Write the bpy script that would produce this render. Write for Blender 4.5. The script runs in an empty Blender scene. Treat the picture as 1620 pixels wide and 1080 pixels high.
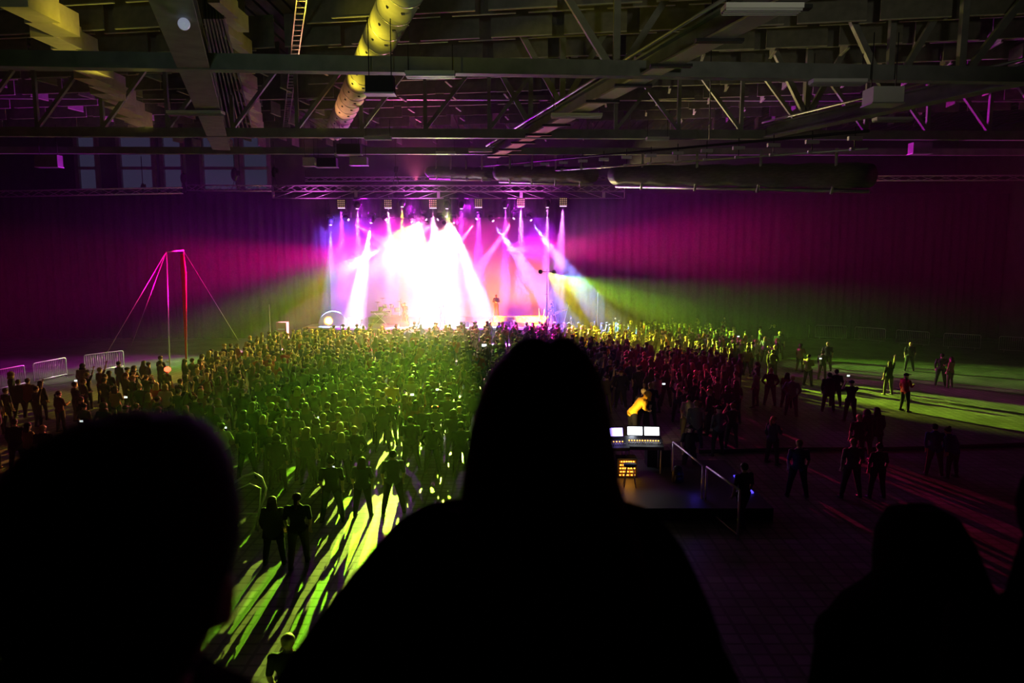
import bpy, bmesh, math, random
import numpy as np
from mathutils import Vector, Matrix, noise
from math import pi, sin, cos, tan, radians, atan2, sqrt
random.seed(7); rng = random.Random(11)
sc = bpy.context.scene; COL = sc.collection

# ---------------------------------------------------------------- camera
F = 1170.0; PITCH = math.atan(147 / F); CAMZ = 7.3
cd = bpy.data.cameras.new('camera'); cam = bpy.data.objects.new('camera', cd); COL.objects.link(cam)
cam.location = (0, 0, CAMZ); cam.rotation_euler = (pi / 2 - PITCH, 0, 0)
cd.sensor_width = 36; cd.lens = F / 1620 * 36; cd.clip_start = 0.05; cd.clip_end = 300
cd.dof.use_dof = True; cd.dof.focus_distance = 34; cd.dof.aperture_fstop = 2.6
sc.camera = cam
def ray(px, py):
    xc = (px - 810) / F; yc = -(py - 540) / F
    return Vector((xc, cos(PITCH) + yc * sin(PITCH), yc * cos(PITCH) - sin(PITCH)))
def W(px, py, y=None, z=None):
    """place in the hall seen at a pixel, on the upright plane y or the level plane z"""
    d = ray(px, py); t = y / d.y if y is not None else (z - CAMZ) / d.z
    return Vector((0, 0, CAMZ)) + d * t

# ---------------------------------------------------------------- world, exposure
w = bpy.data.worlds.new('hall_dark'); sc.world = w; w.use_nodes = True
w.node_tree.nodes['Background'].inputs[0].default_value = (0.25, 0.22, 0.5, 1)
w.node_tree.nodes['Background'].inputs[1].default_value = 0.004
sc.view_settings.view_transform = 'Standard'; sc.view_settings.look = 'None'
sc.view_settings.exposure = 0.0; sc.view_settings.gamma = 1.0; sc.view_settings.use_curve_mapping = False
cy = sc.cycles
cy.use_denoising = True; cy.max_bounces = 3; cy.diffuse_bounces = 1; cy.glossy_bounces = 2
cy.volume_bounces = 0; cy.transmission_bounces = 2; cy.sample_clamp_indirect = 4.0; cy.transparent_max_bounces = 4
cy.use_light_tree = True; cy.caustics_reflective = False; cy.caustics_refractive = False

# ---------------------------------------------------------------- stage and rig lamps, and added fill spots
STY = 57.0; DRY = 60.0
K = dict(front=18, rear=.85, burst=.04, sweep=.11, fan=.9, up=.012, wash=.11); G = 'front'
def spot(pos, to, color, kw, ang, blend=0.35, rad=0.08):
    l = bpy.data.lights.new('stage_or_fill_spot', 'SPOT'); o = bpy.data.objects.new('stage_or_fill_spot', l); COL.objects.link(o)
    o.location = pos; o.rotation_euler = (Vector(to) - Vector(pos)).to_track_quat('-Z', 'Y').to_euler()
    l.color = color; l.energy = kw * 1000 * K[G]; l.spot_size = radians(ang); l.spot_blend = blend; l.shadow_soft_size = rad
    return o
MAG = (1, 0.02, 0.55); PUR = (0.55, 0.03, 1); GRN = (0.33, 1, 0.02); YEL = (0.85, 1, 0.02); RED = (1, 0.02, 0.12)
AMB = (1, 0.42, 0.03); BLU = (0.25, 0.35, 1); WHT = (0.95, 0.9, 1); VIO = (0.75, 0.15, 1); PNK = (1, 0.25, 0.75)
# front truss: wash lamps over the stage front  (pixel, colour)
FRONT = [(540, 322, PUR, 'panel'), (565, 324, VIO, 'head'), (614, 322, PNK, 'panel'), (636, 321, AMB, 'head'),
         (685, 322, PNK, 'panel'), (707, 324, VIO, 'head'), (730, 324, PUR, 'head'), (757, 321, PUR, 'panel'),
         (799, 323, PUR, 'head'), (824, 320, VIO, 'panel'), (866, 322, VIO, 'head'), (891, 319, VIO, 'panel')]
FY = 56.0
for px, py, c, k in FRONT:
    p = W(px, py + 8, y=FY)
    spot(p, (p.x + rng.uniform(-.2, .2) - (0.5 if px == 891 else 0), FY + 0.2, 1.0), c, 16, 14 if k == 'panel' else 11, .6)
# rear truss moving heads: pixel of head, pixel and depth of where it points, colour, power, angle
REAR = [(547, 347, 640, 400, 57, MAG, 700, 11), (588, 349, 556, 530, 57, (1, .8, 1), 500, 14), (609, 347, 632, 372, 57, RED, 30, 8),
        (652, 349, 654, 400, 57, (.8, .7, 1), 200, 15), (697, 346, 610, 410, 57, PNK, 400, 11), (670, 346, 742, 402, 58, PNK, 160, 10),
        (717, 349, 765, 500, 57, (.6, .6, 1), 300, 16), (757, 344, 700, 420, 57, RED, 1100, 11), (757, 344, 722, 392, 57, AMB, 120, 5),
        (777, 347, 850, 450, 57, (.12, .2, 1), 330, 14), (816, 343, 740, 450, 57, RED, 1300, 11), (816, 343, 790, 379, 57, AMB, 120, 5),
        (837, 346, 900, 430, 57, (.12, .2, 1), 300, 14), (523, 352, 523, 500, 58, BLU, 80, 14)]
RY = 59.0; G = 'rear'
for px, py, tx, ty, yy, c, k, a in REAR:
    p = W(px, py, y=RY); t = W(tx, ty, y=yy); p += (t - p).normalized() * .5
    spot(p, t, c, k, a, .25)
# the burst in the middle: three white lamps straight at the hall
G = 'burst'
spot(W(690, 350, y=RY), W(692, 520, y=57.5), (1, .93, 1), 5200, 40, .9, .3)
spot(W(668, 352, y=RY), W(660, 530, y=57.2), (1, .85, 1), 1500, 28, .9, .3)
spot(W(712, 352, y=RY), W(722, 530, y=57.2), (.9, .85, 1), 1200, 28, .9, .3)
spot(W(692, 430, y=58.0), W(692, 450, y=40), (1, .85, .95), 60, 90, .9, .4)
# green, amber and red sweeps over the crowd and the hall floor, from three lamp towers
G = 'sweep'
TL, TC, TR = W(664, 352, y=58.5), W(712, 352, y=58.5), W(866, 430, y=55.2)
spot(TL, W(400, 1000, z=0), (.38, 1, .02), 3000, 16, .3, .07)
spot(TL, W(480, 640, z=0), (.25, 1, .02), 200, 16, .5, .1)
spot(TL, (-12, 46, 1), (.95, .75, .03), 700, 44, .6, .1)
spot(TC, W(590, 800, z=0), (.7, 1, .08), 2400, 11, .3, .05)
spot(TC, (-3, 42, 1), (.4, 1, .02), 500, 28, .6, .08)
spot(TC, (-6, 49, 1), (1, .4, .25), 900, 50, .6, .1)
spot(TR, W(1480, 640, z=0), (.5, 1, .03), 1700, 12, .4, .04)
spot(TR, W(1180, 600, z=0), (.8, 1, .04), 600, 18, .4, .06)
spot(TR, (7, 48.5, 0), (.95, .85, .02), 800, 40, .7, .1)
spot(TL, W(200, 640, z=1), (1, .3, .03), 300, 16, .6, .12)
spot(TL, W(120, 680, z=1), RED, 240, 20, .6, .1)
spot(TR, W(1330, 760, z=0), RED, 400, 12, .6, .06)
# fans of magenta and green through the haze to both sides
G = 'fan'
LL, RR = W(600, 395, y=58.2), W(800, 395, y=58.2)
spot(LL, W(-100, 470, y=36), (1, .0, .2), 360, 19, 1)
spot(LL, W(330, 440, y=50), (.8, .01, .7), 70, 44, 1)
spot(LL, W(430, 350, y=52), (.6, .01, .8), 40, 34, 1)
spot(RR, W(940, 350, y=52), (.6, .01, .8), 40, 34, 1)
spot(LL, W(330, 545, y=48), GRN, 60, 24, 1)
spot(RR, W(1700, 375, y=36), (1, .01, .25), 340, 20, 1)
spot(RR, W(1050, 400, y=50), (.9, .01, .5), 60, 44, 1)
spot(W(874, 436, y=57), W(1340, 535, y=46), GRN, 130, 22, 1)
spot(W(874, 436, y=57), W(1010, 520, y=54), GRN, 30, 34, 1)
spot(W(860, 385, y=58), W(932, 500, y=55), VIO, 14, 7, .3)
spot(W(850, 370, y=59), W(960, 500, y=56), (1, .3, .01), 16, 22, .8)
spot(W(545, 375, y=59), W(470, 520, y=56), (1, .25, .02), 16, 26, .8)
for px in (570, 650, 740, 820): spot(W(px, 328, y=56.8), W(px, 420, y=45), (.7, .01, 1), 1.3, 120, .8, .2)  # wide purple spots added to tint the haze round the truss
# washes filling the stage with colour
G = 'wash'
for px, c, k in ((535, (.2, .06, 1), 120), (575, (.6, .02, 1), 100), (620, (1, .03, .7), 160), (660, (1, .1, .6), 160), (730, (1, .03, .5), 130), (790, (.8, .01, .5), 60), (850, (.5, .01, 1), 60)):
    spot(W(px, 344, y=57.2), W(px, 420, y=65.9), c, k, 62, .8, .2)
for px, k in ((770, 260), (845, 300), (530, 110)):
    spot(Vector((W(px, 510, y=60).x, 58, 1.6)), W(px, 490, y=65.9), (1, .22, .01), k * .8, 80, .8, .2)
# upward spots added to colour the roof, its haze and the truss
G = 'up'
spot(TC, (-5, 24, 15), (.75, 1, .1), 500, 17, .8)
spot(TR, (10, 28, 16), (.85, .75, .3), 400, 24, .8)
for x_ in (-9, -3, 3): spot((x_, 58.2, 11.7), (x_ + 1, 50, 16.5), (.75, .04, .9) if x_ > -10 else (.6, .03, .5), 55, 110, .8, .3)  # hidden behind the truss, added for purple haze under the roof
spot((-7, 55, 12.2), (-5, 38, 15.5), (1, .12, .35), 500, 30, .9)
spot((8, 54, 12.2), (14, 30, 15.5), (.9, .75, .2), 500, 40, .9)
for x_ in (-15, -7, 1): spot((x_, 54.4, 10.2), (x_, 56.2, 11.6), (1, .12, .9), 40, 110, .8, .2)  # added to brighten the truss lacing
# added fill without fittings: warm spots at duct and soffit, dim ones over the balcony
K['roof_fill'] = 1; G = 'roof_fill'
for q_, e_ in ((W(640, -15, z=14.1), .09), (W(622, 30, z=14.1), .12), (W(600, 75, z=14.1), .13)):
    spot(q_ + Vector((-1.5, -.6, -1.1)), q_, (1, .88, .05), e_, 110, .9, .1)
spot(W(500, 206, z=12.2), W(590, 90, z=14), (1, .8, .06), 1.0, 60, .9, .1)
spot(W(480, 238, z=12.2), W(550, 150, z=14.1), (1, .42, .2), .5, 60, .9, .1)
spot(W(60, 20, z=14.2) + Vector((2.2, 0, -1)), W(60, 20, z=14.2), (1, .8, .05), .07, 110, .9, .1)
spot(W(240, 206, z=12.2), W(70, 30, z=14.2), (1, .85, .08), 1.0, 60, .9, .1)
spot((5, 1.0, 9.5), (7, 20, 19), (.85, .8, .6), 1.6, 58, .8, .5)  # unseen fill pair, added to lift the near faces of the roof steel
spot((-3, 1.0, 9.5), (-6, 20, 19), (.6, .75, .65), .9, 58, .8, .5)

# ---------------------------------------------------------------- materials
def mat(name, col, rough=.7, metal=0, emit=None, es=0, spec=.3, alpha=None):
    m = bpy.data.materials.new(name); m.use_nodes = True; b = m.node_tree.nodes['Principled BSDF']
    b.inputs['Base Color'].default_value = (*col, 1); b.inputs['Roughness'].default_value = rough; b.inputs['Metallic'].default_value = metal
    b.inputs['Specular IOR Level'].default_value = spec
    if emit: b.inputs['Emission Color'].default_value = (*emit, 1); b.inputs['Emission Strength'].default_value = es
    return m
def noisy(m, scale, a, b_, bump=0, stretch=(1, 1, 1)):
    nt = m.node_tree; n = nt.nodes; p = n['Principled BSDF']
    tc = n.new('ShaderNodeTexCoord'); mp = n.new('ShaderNodeMapping'); mp.inputs['Scale'].default_value = stretch
    no = n.new('ShaderNodeTexNoise'); no.inputs['Scale'].default_value = scale; no.inputs['Detail'].default_value = 5
    cr = n.new('ShaderNodeValToRGB'); cr.color_ramp.elements[0].color = (*a, 1); cr.color_ramp.elements[1].color = (*b_, 1)
    cr.color_ramp.elements[0].position = .35; cr.color_ramp.elements[1].position = .65
    nt.links.new(tc.outputs['Object'], mp.inputs[0]); nt.links.new(mp.outputs[0], no.inputs[0])
    nt.links.new(no.outputs[0], cr.inputs[0]); nt.links.new(cr.outputs[0], p.inputs['Base Color'])
    if bump:
        bu = n.new('ShaderNodeBump'); bu.inputs['Strength'].default_value = bump
        nt.links.new(no.outputs[0], bu.inputs['Height']); nt.links.new(bu.outputs[0], p.inputs['Normal'])
    return m
M = {}
M['concrete'] = noisy(mat('sealed_concrete', (.3, .3, .3), .42, spec=.5), .6, (.13, .13, .12), (.27, .27, .26), .15)
nt = M['concrete'].node_tree; pb = nt.nodes['Principled BSDF']; lk = pb.inputs['Base Color'].links[0].from_socket   # interlocking floor tiles
bt = nt.nodes.new('ShaderNodeTexBrick'); bt.inputs['Scale'].default_value = 1; bt.inputs['Brick Width'].default_value = .36; bt.inputs['Row Height'].default_value = .36; bt.offset = 0
bt.inputs['Mortar Size'].default_value = .035; bt.inputs['Color1'].default_value = (1, 1, 1, 1); bt.inputs['Color2'].default_value = (.6, .6, .6, 1); bt.inputs['Mortar'].default_value = (.25, .25, .25, 1)
tc = nt.nodes.new('ShaderNodeTexCoord'); nt.links.new(tc.outputs['Object'], bt.inputs['Vector'])
mx = nt.nodes.new('ShaderNodeMix'); mx.data_type = 'RGBA'; mx.blend_type = 'MULTIPLY'; mx.inputs['Factor'].default_value = .8
nt.links.new(lk, mx.inputs['A']); nt.links.new(bt.outputs['Color'], mx.inputs['B']); nt.links.new(mx.outputs['Result'], pb.inputs['Base Color'])
M['deck'] = mat('roof_deck', (.06, .062, .055), .6, .3)
M['steel'] = noisy(mat('painted_steel', (.3, .32, .3), .55), 2, (.2, .215, .2), (.27, .285, .27))
M['baffle'] = noisy(mat('felt_baffle', (.2, .2, .18), .95), 3, (.17, .17, .15), (.23, .225, .2))
M['duct'] = noisy(mat('cream_fabric', (.85, .78, .55), .7), 4, (.78, .7, .48), (.88, .8, .58))
M['galv'] = mat('galvanised', (.55, .55, .55), .4, .7)
M['alu'] = mat('aluminium_tube', (.75, .75, .77), .35, .6)
M['black'] = mat('black_metal', (.015, .015, .016), .5)
M['blackplastic'] = mat('black_plastic', (.02, .02, .022), .4)
M['white'] = mat('white_enamel', (.75, .75, .72), .4)
M['drape'] = noisy(mat('black_drape', (.03, .03, .03), .95), 8, (.022, .022, .024), (.04, .04, .042))
M['screen'] = mat('stage_cyclorama', (.16, .16, .17), .9)
M['wall'] = noisy(mat('dark_wall', (.08, .08, .08), .9), 1, (.05, .05, .05), (.08, .08, .08))
M['stage'] = mat('black_stage_deck', (.25, .25, .26), .35, spec=.5)
M['rubber'] = mat('rubber', (.01, .01, .01), .8)
M['skin'] = mat('skin', (.55, .36, .27), .6)
M['wood'] = mat('wood', (.3, .16, .07), .5)
M['cymbal'] = mat('bronze_cymbal', (.9, .65, .25), .25, .9)
M['lens'] = mat('lit_lens', (.8, .8, .8), .3, emit=(1, .5, 1), es=3)
M['glass'] = mat('dusk_window', (.02, .02, .03), .2, emit=(.3, .3, .62), es=.065)
M['red'] = mat('red_fabric', (.7, .02, .02), .7)
M['curtainvinyl'] = noisy(mat('grey_vinyl', (.2, .2, .2), .5), 3, (.13, .13, .13), (.2, .2, .2), .6, (1, 1, 8))
M['scrw'] = mat('white_screen', (.5, .5, .5), .4, emit=(.9, .95, 1), es=5)
M['scrb'] = mat('violet_screen', (.5, .5, .5), .4, emit=(.35, .25, 1), es=6)
M['amberled'] = mat('amber_led', (.5, .3, .1), .4, emit=(1, .35, .03), es=9)
M['phonelit'] = mat('lit_phone_screen', (.5, .5, .5), .4, emit=(.85, .95, 1), es=1.6)
M['redled'] = mat('red_led', (.5, .1, .1), .4, emit=(1, .05, .02), es=8)
M['amberglow'] = mat('amber_lamp', (.5, .3, .1), .4, emit=(1, .5, .05), es=3)
M['hivis'] = mat('yellow_jacket', (.95, .5, .03), .8)
M['eye'] = mat('eye', (.05, .04, .04), .2)
def ramp_by_object(name, cols, rough=.85):
    m = bpy.data.materials.new(name); m.use_nodes = True; nt = m.node_tree; n = nt.nodes; p = n['Principled BSDF']
    p.inputs['Roughness'].default_value = rough; p.inputs['Specular IOR Level'].default_value = .2
    oi = n.new('ShaderNodeObjectInfo'); cr = n.new('ShaderNodeValToRGB'); cr.color_ramp.interpolation = 'CONSTANT'
    e = cr.color_ramp.elements
    e[0].color = (*cols[0], 1); e[0].position = 0; e[1].color = (*cols[1], 1); e[1].position = 1 / len(cols)
    for i in range(2, len(cols)):
        q = e.new(i / len(cols)); q.color = (*cols[i], 1)
    nt.links.new(oi.outputs['Random'], cr.inputs[0]); nt.links.new(cr.outputs[0], p.inputs['Base Color'])
    return m
SHIRTS = [(.02, .02, .02), (.025, .025, .03), (.015, .015, .015), (.02, .02, .02), (.03, .03, .04), (.05, .05, .05), (.02, .02, .02), (.2, .2, .2), (.03, .04, .08), (.12, .03, .03), (.02, .03, .02), (.45, .43, .4), (.06, .05, .04), (.02, .02, .02)]
TROUS = [(.02, .02, .02), (.03, .04, .08), (.04, .04, .04), (.015, .015, .02), (.08, .07, .05)]
HAIRS = [(.02, .012, .008), (.04, .02, .01), (.08, .045, .02), (.015, .01, .01), (.3, .2, .08), (.03, .015, .01)]
M['shirt'] = ramp_by_object('shirt_cloth', SHIRTS); M['trousers'] = ramp_by_object('trouser_cloth', TROUS); M['hair'] = ramp_by_object('hair', HAIRS, .6)

# ---------------------------------------------------------------- helpers
def link(name, me, parent=None, loc=None):
    o = bpy.data.objects.new(name, me); COL.objects.link(o)
    if parent is not None: o.parent = parent
    if loc is not None: o.location = loc
    return o
def tag(o, label=None, cat=None, group=None, kind=None):
    if label: o['label'] = label
    if cat: o['category'] = cat
    if group: o['group'] = group
    if kind: o['kind'] = kind
    return o
def empty(name, loc, label, cat, group=None, rz=0):
    o = bpy.data.objects.new(name, None); COL.objects.link(o); o.location = loc; o.rotation_euler = (0, 0, rz); o.empty_display_size = .2
    return tag(o, label, cat, group)
def copy_tree(o, parent=None):
    c = o.copy(); COL.objects.link(c)
    if parent is not None: c.parent = parent
    for ch in o.children: copy_tree(ch, c)
    return c
class MB:
    """collects shapes into one mesh"""
    def __init__(s): s.v = []; s.f = []; s.m = []; s.sm = []
    def add(s, v, f, mi=0, smooth=False):
        k = len(s.v); s.v += [tuple(x) for x in v]; s.f += [tuple(i + k for i in q) for q in f]; s.m += [mi] * len(f); s.sm += [smooth] * len(f)
    def box(s, c, size, rot=None, mi=0):
        hx, hy, hz = [q / 2 for q in size]; c = Vector(c)
        vs = [Vector((x, y, z)) for x in (-hx, hx) for y in (-hy, hy) for z in (-hz, hz)]
        if rot is not None: vs = [rot @ v for v in vs]
        s.add([c + v for v in vs], [(0, 1, 3, 2), (4, 6, 7, 5), (0, 4, 5, 1), (2, 3, 7, 6), (0, 2, 6, 4), (1, 5, 7, 3)], mi); return s
    def bar(s, a, b, wd, ht, mi=0, up=Vector((0, 0, 1))):
        """rectangular bar from a to b"""
        a = Vector(a); b = Vector(b); d = (b - a).normalized(); x = d.cross(up)
        if x.length < 1e-4: x = Vector((1, 0, 0))
        x.normalize(); z = x.cross(d)
        vs = [p + x * sx * wd / 2 + z * sz * ht / 2 for p in (a, b) for sx, sz in ((-1, -1), (1, -1), (1, 1), (-1, 1))]
        s.add(vs, [(0, 1, 2, 3), (7, 6, 5, 4), (0, 4, 5, 1), (1, 5, 6, 2), (2, 6, 7, 3), (3, 7, 4, 0)], mi); return s
    def tube(s, pts, rad, seg=8, mi=0, smooth=True, cap=True, flat=None):
        pts = [Vector(p) for p in pts]; n = len(pts)
        if not hasattr(rad, '__len__'): rad = [rad] * n
        x = None; rings = []
        for i, p in enumerate(pts):
            d = (pts[min(i + 1, n - 1)] - pts[max(i - 1, 0)]).normalized()
            if x is None:
                x = Vector((1, 0, 0)) if flat is not None and abs(d.x) < .95 else (d.orthogonal())
            x = (x - d * x.dot(d)); x.normalize(); y = d.cross(x)
            rx, ry = (rad[i] if hasattr(rad[i], '__len__') else (rad[i], rad[i]))
            rings.append([p + x * cos(2 * pi * k / seg) * rx + y * sin(2 * pi * k / seg) * ry for k in range(seg)])
        vs = [v for r in rings for v in r]; fs = []
        for i in range(n - 1):
            for k in range(seg):
                a, b = i * seg + k, i * seg + (k + 1) % seg
                fs.append((a, b, b + seg, a + seg))
        if cap: fs.append(tuple(reversed(range(seg)))); fs.append(tuple((n - 1) * seg + k for k in range(seg)))
        s.add(vs, fs, mi, smooth); return s
    def ball(s, c, r, seg=12, rings=8, mi=0, rot=None):
        c = Vector(c); r = (r, r, r) if not hasattr(r, '__len__') else r; vs = []; fs = []
        for i in range(rings + 1):
            t = pi * i / rings
            for k in range(seg):
                a = 2 * pi * k / seg; v = Vector((r[0] * sin(t) * cos(a), r[1] * sin(t) * sin(a), r[2] * cos(t)))
                vs.append(c + (rot @ v if rot is not None else v))
        for i in range(rings):
            for k in range(seg):
                a, b = i * seg + k, i * seg + (k + 1) % seg
                fs.append((a, a + seg, b + seg, b))
        s.add(vs, fs, mi, True); return s
    def cyl(s, a, b, r, seg=16, mi=0, r2=None): return s.tube([a, b], [r, r if r2 is None else r2], seg, mi)
    def mesh(s, name, mats):
        me = bpy.data.meshes.new(name); me.from_pydata(s.v, [], s.f)
        for m in (mats if isinstance(mats, (list, tuple)) else [mats]): me.materials.append(m)
        me.polygons.foreach_set('material_index', s.m); me.polygons.foreach_set('use_smooth', s.sm); me.update()
        return me
    def build(s, name, mats, parent=None, origin=None):
        if origin is not None:
            o = Vector(origin); s.v = [tuple(Vector(v) - o) for v in s.v]
        return link(name, s.mesh(name, mats), parent, origin)

# ---------------------------------------------------------------- the setting
XL, XR, YB, ROOF = -42, 40, 68, 17.2
def struct(o): o['kind'] = 'structure'; return o
struct(MB().box(((XL + XR) / 2, 33, -.1), (XR - XL, 74, .2)).build('floor', M['concrete']))
mb = MB(); mb.box(((XL + XR) / 2, 33, ROOF + .15), (XR - XL, 74, .2))
for i in range(int((XR - XL) / .6)): mb.box((XL + .3 + i * .6, 33, ROOF), (.22, 74, .14))
struct(mb.build('ceiling', M['deck']))
struct(MB().box(((XL + XR) / 2, YB + .15, ROOF / 2), (XR - XL, .3, ROOF)).build('wall_back', M['wall']))
struct(MB().box((XR + .15, 33, ROOF / 2), (.3, 74, ROOF)).build('wall_right', M['wall']))
struct(MB().box((XL - .15, 33, ROOF / 2), (.3, 74, ROOF)).build('wall_left', M['wall']))
struct(MB().box((0, -1.0, 5.35), (12, 4.8, .2)).build('floor_balcony', M['concrete']))
struct(MB().box((0, 2.05, 4.95), (12, 1.2, .2)).build('floor_balcony_step', M['concrete']))
# upper gable glazing above the drape
GY = 61.5
n = 0
for x0, x1, rows in ((122, 154, [(246, 298)]), (189, 243, [(246, 264), (269, 299)]), (257, 289, [(246, 264), (269, 299)]), (320, 374, [(246, 264), (269, 293)]), (384, 424, [(246, 264), (269, 291)])):
    n += 1; fr = MB(); a = W(x0 - 3, 215, y=GY); b = W(x1 + 3, 301, y=GY)
    fr.box(((a.x + b.x) / 2, GY + .18, (a.z + b.z) / 2), (b.x - a.x, .04, a.z - b.z), mi=1)
    for x in (a.x, b.x): fr.box((x, GY, (a.z + b.z) / 2), (.3, .3, a.z - b.z + .3))
    for yy in (215, 242, 266, 301): fr.box(((a.x + b.x) / 2, GY, W(x0, yy, y=GY).z), (b.x - a.x, .3, .22))
    struct(fr.build('window_%d' % n, [M['steel'], M['glass']]))
mb = MB(); a = W(112, 240, y=GY); b = W(480, 300, y=GY); mb.box(((a.x + b.x) / 2, GY + .5, 13), (b.x - a.x, .2, 8.2)); struct(mb.build('wall_gable', M['wall']))

# ---------------------------------------------------------------- black drapes round the stage opening
def drape(x0, x1, z0, z1, y, name, label, amp=.16, pitch=.75):
    me = MB(); n = max(8, int((x1 - x0) / .125)); vs = []; fs = []
    for i in range(n + 1):
        x = x0 + (x1 - x0) * i / n
        dy = amp * (sin(2 * pi * x / pitch + 1.5 * sin(x * .7)) + .4 * sin(x * 3.1))
        for z, k in ((z1, .5), ((z0 + z1) / 2, .9), (z0, 1.1)): vs.append((x, y + dy * k, z))
    for i in range(n):
        for k in range(2): a = i * 3 + k; fs.append((a, a + 1, a + 4, a + 3))
    me.add(vs, fs, 0, True); o = me.build(name, M['drape'])
    so = o.modifiers.new('t', 'SOLIDIFY'); so.thickness = .02
    return tag(o, label, 'drape', 'black drapes hung across the end of the hall')
oL = W(522, 420, y=DRY).x; oR = W(869, 420, y=DRY).x; oT = W(690, 344, y=DRY).z; dT = W(690, 306, y=DRY).z
dTL = W(200, 306, y=DRY).z
drape(XL + .3, oL, 0.03, dTL, DRY, 'stage_drape', 'wide pleated black drape hanging on the left of the stage')
drape(oR, XR - .3, 0.03, dT, DRY, 'stage_drape', 'wide pleated black drape hanging on the right of the stage')
drape(oL, oR, oT, dT, DRY + .25, 'border_drape', 'short black border drape across the top of the stage opening')
so = MB(); zt = oT + .3; so.box(((oL + oR) / 2, 66, (1.2 + zt) / 2), (oR - oL + 6, .06, zt - 1.2))
tag(so.build('backdrop_cloth', M['screen']), 'pale cloth backdrop hanging at the rear of the stage', 'backdrop', kind='thing')

# ---------------------------------------------------------------- roof steel
ZB = 12.3
def girder_cross(pl, pr, z, ht, wd, label, nodes=14, up=2.6, brace=True):
    a = W(*pl, z=z); b = W(*pr, z=z); d = b - a; a = a - d * .18; b = b + d * .18; d = b - a
    o = empty('roof_girder', (a + b) / 2, label, 'girder', 'steel girders crossing under the roof'); c = (a + b) / 2
    MB().bar(a - c + Vector((0, 0, ht / 2)), b - c + Vector((0, 0, ht / 2)), wd, ht).build('bottom_chord', M['steel'], o)
    MB().bar(a - c + Vector((0, 0, up)), b - c + Vector((0, 0, up)), .25, .25).build('top_chord', M['steel'], o)
    if brace:
        n_ = nodes
        for i in range(n_):
            p = a + d * (i + .5) / n_ - c
            MB().bar(p + Vector((0, 0, ht)), p + Vector((0, 0, up)), .16, .16, up=Vector((0, 1, 0))).build('vertical', M['steel'], o)
            s = 1 if i >= n_ * .56 else -1
            q = p - d / n_ * .72 * (s)
            MB().bar(p + Vector((0, 0, ht)), q + Vector((0, 0, up)), .16, .16, up=Vector((0, 1, 0))).build('diagonal_brace', M['steel'], o)
    return o
girder_cross((0, 107), (1620, 132), ZB, .44, .4, 'thick grey steel girder crossing the roof nearest the balcony', 9, 3.2, brace=False)
girder_cross((0, 216), (1620, 222), ZB, .4, .35, 'grey steel girder crossing mid hall, slender braces standing on it', 22, 3.0)
girder_cross((0, 243), (1620, 246), ZB + .1, .36, .3, 'thin grey steel girder crossing the roof farthest from the balcony', 22, 3.0, brace=False)
def girder_long(p0, p1, z, wd, ht, label, ext=(.3, .3), light=False, clips=0, nodes=()):
    a = W(*p0, z=z); b = W(*p1, z=z); d = (b - a); a = a - d * ext[0]; b = b + d * ext[1]; d = b - a
    o = empty('roof_beam', (a + b) / 2, label, 'beam', 'long steel beams running towards the stage'); c = (a + b) / 2
    MB().bar(a - c + Vector((0, 0, ht / 2 + .03)), b - c + Vector((0, 0, ht / 2 + .03)), wd * .45, ht).build('web', M['steel'], o)
    MB().bar(a - c, b - c, wd, .06).build('bottom_flange', M['galv'] if light else M['steel'], o)
    MB().bar(a - c + Vector((0, 0, ht)), b - c + Vector((0, 0, ht)), wd, .06).build('top_flange', M['steel'], o)
    sd = Vector((-d.y, d.x, 0)).normalized()
    MB().tube([a - c + sd * wd * .6 + Vector((0, 0, ht + .12)), b - c + sd * wd * .6 + Vector((0, 0, ht + .12))], .05).build('cable_conduit', M['galv'], o)
    for i in range(clips):
        p = a + d * (i + .5) / clips - c
        MB().box(p + Vector((0, 0, -.06)), (1.15, .22, .08)).build('clamp_plate', M['black'], o)
    for t, sl in nodes:
        p = a + d * t - c + Vector((0, 0, ht))
        for k in sl:
            MB().bar(p, p + Vector((k * 2.6, 0, 3.6)), .22, .22, up=Vector((0, 1, 0))).build('diagonal_brace', M['steel'], o)
    return o
girder_long((270, 0), (343, 215), ZB + .05, .85, .45, 'broad grey roof beam with a round white lamp clamped near its near end', (.35, .25), nodes=((.3, (-1, 0)),))
girder_long((1215, 20), (850, 212), ZB + .05, .62, .5, 'long roof beam right of the middle with a pale underside and black plates', (.25, .5), True, 12, nodes=((.18, (-.7, -.3, .1)), (.42, (-.9, 0, .9)), (.60, (-.8, 0, .8)), (.75, (-.8, 0))))
girder_long((1600, 135), (1262, 207), ZB + .05, .6, .5, 'olive roof beam slanting in from the upper right corner', (.2, .2), nodes=((.28, (1, 0)), (.5, (.75, 0, -.75)), (.82, (.75, 0, -.75))))
# pale stepped bulkhead at far left and its second run beside the left beam
def stepped(p0, p1, z, n_, wd, ht, label, m):
    a = W(*p0, z=z); b = W(*p1, z=z); o = empty('stepped_soffit', (a + b) / 2, label, 'soffit'); c = (a + b) / 2
    for i in range(n_):
        p = a + (b - a) * (i + .5) / n_ - c; L = (b - a).length / n_
        ang = atan2((b - a).x, (b - a).y)
        MB().box(p + Vector((.25 * (i % 2), 0, 0)), (wd, abs(b.y - a.y) / n_ + .02, ht)).build('soffit_panel', m, o)
    return o
stepped((35, -10), (215, 190), 14.2, 14, .8, .7, 'stepped pale soffit boxes running diagonally at the top left', M['duct'])
stepped((350, -10), (400, 200), 14.5, 16, .35, .5, 'narrow stepped soffit running beside the broad left roof beam', M['duct'])
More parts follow.
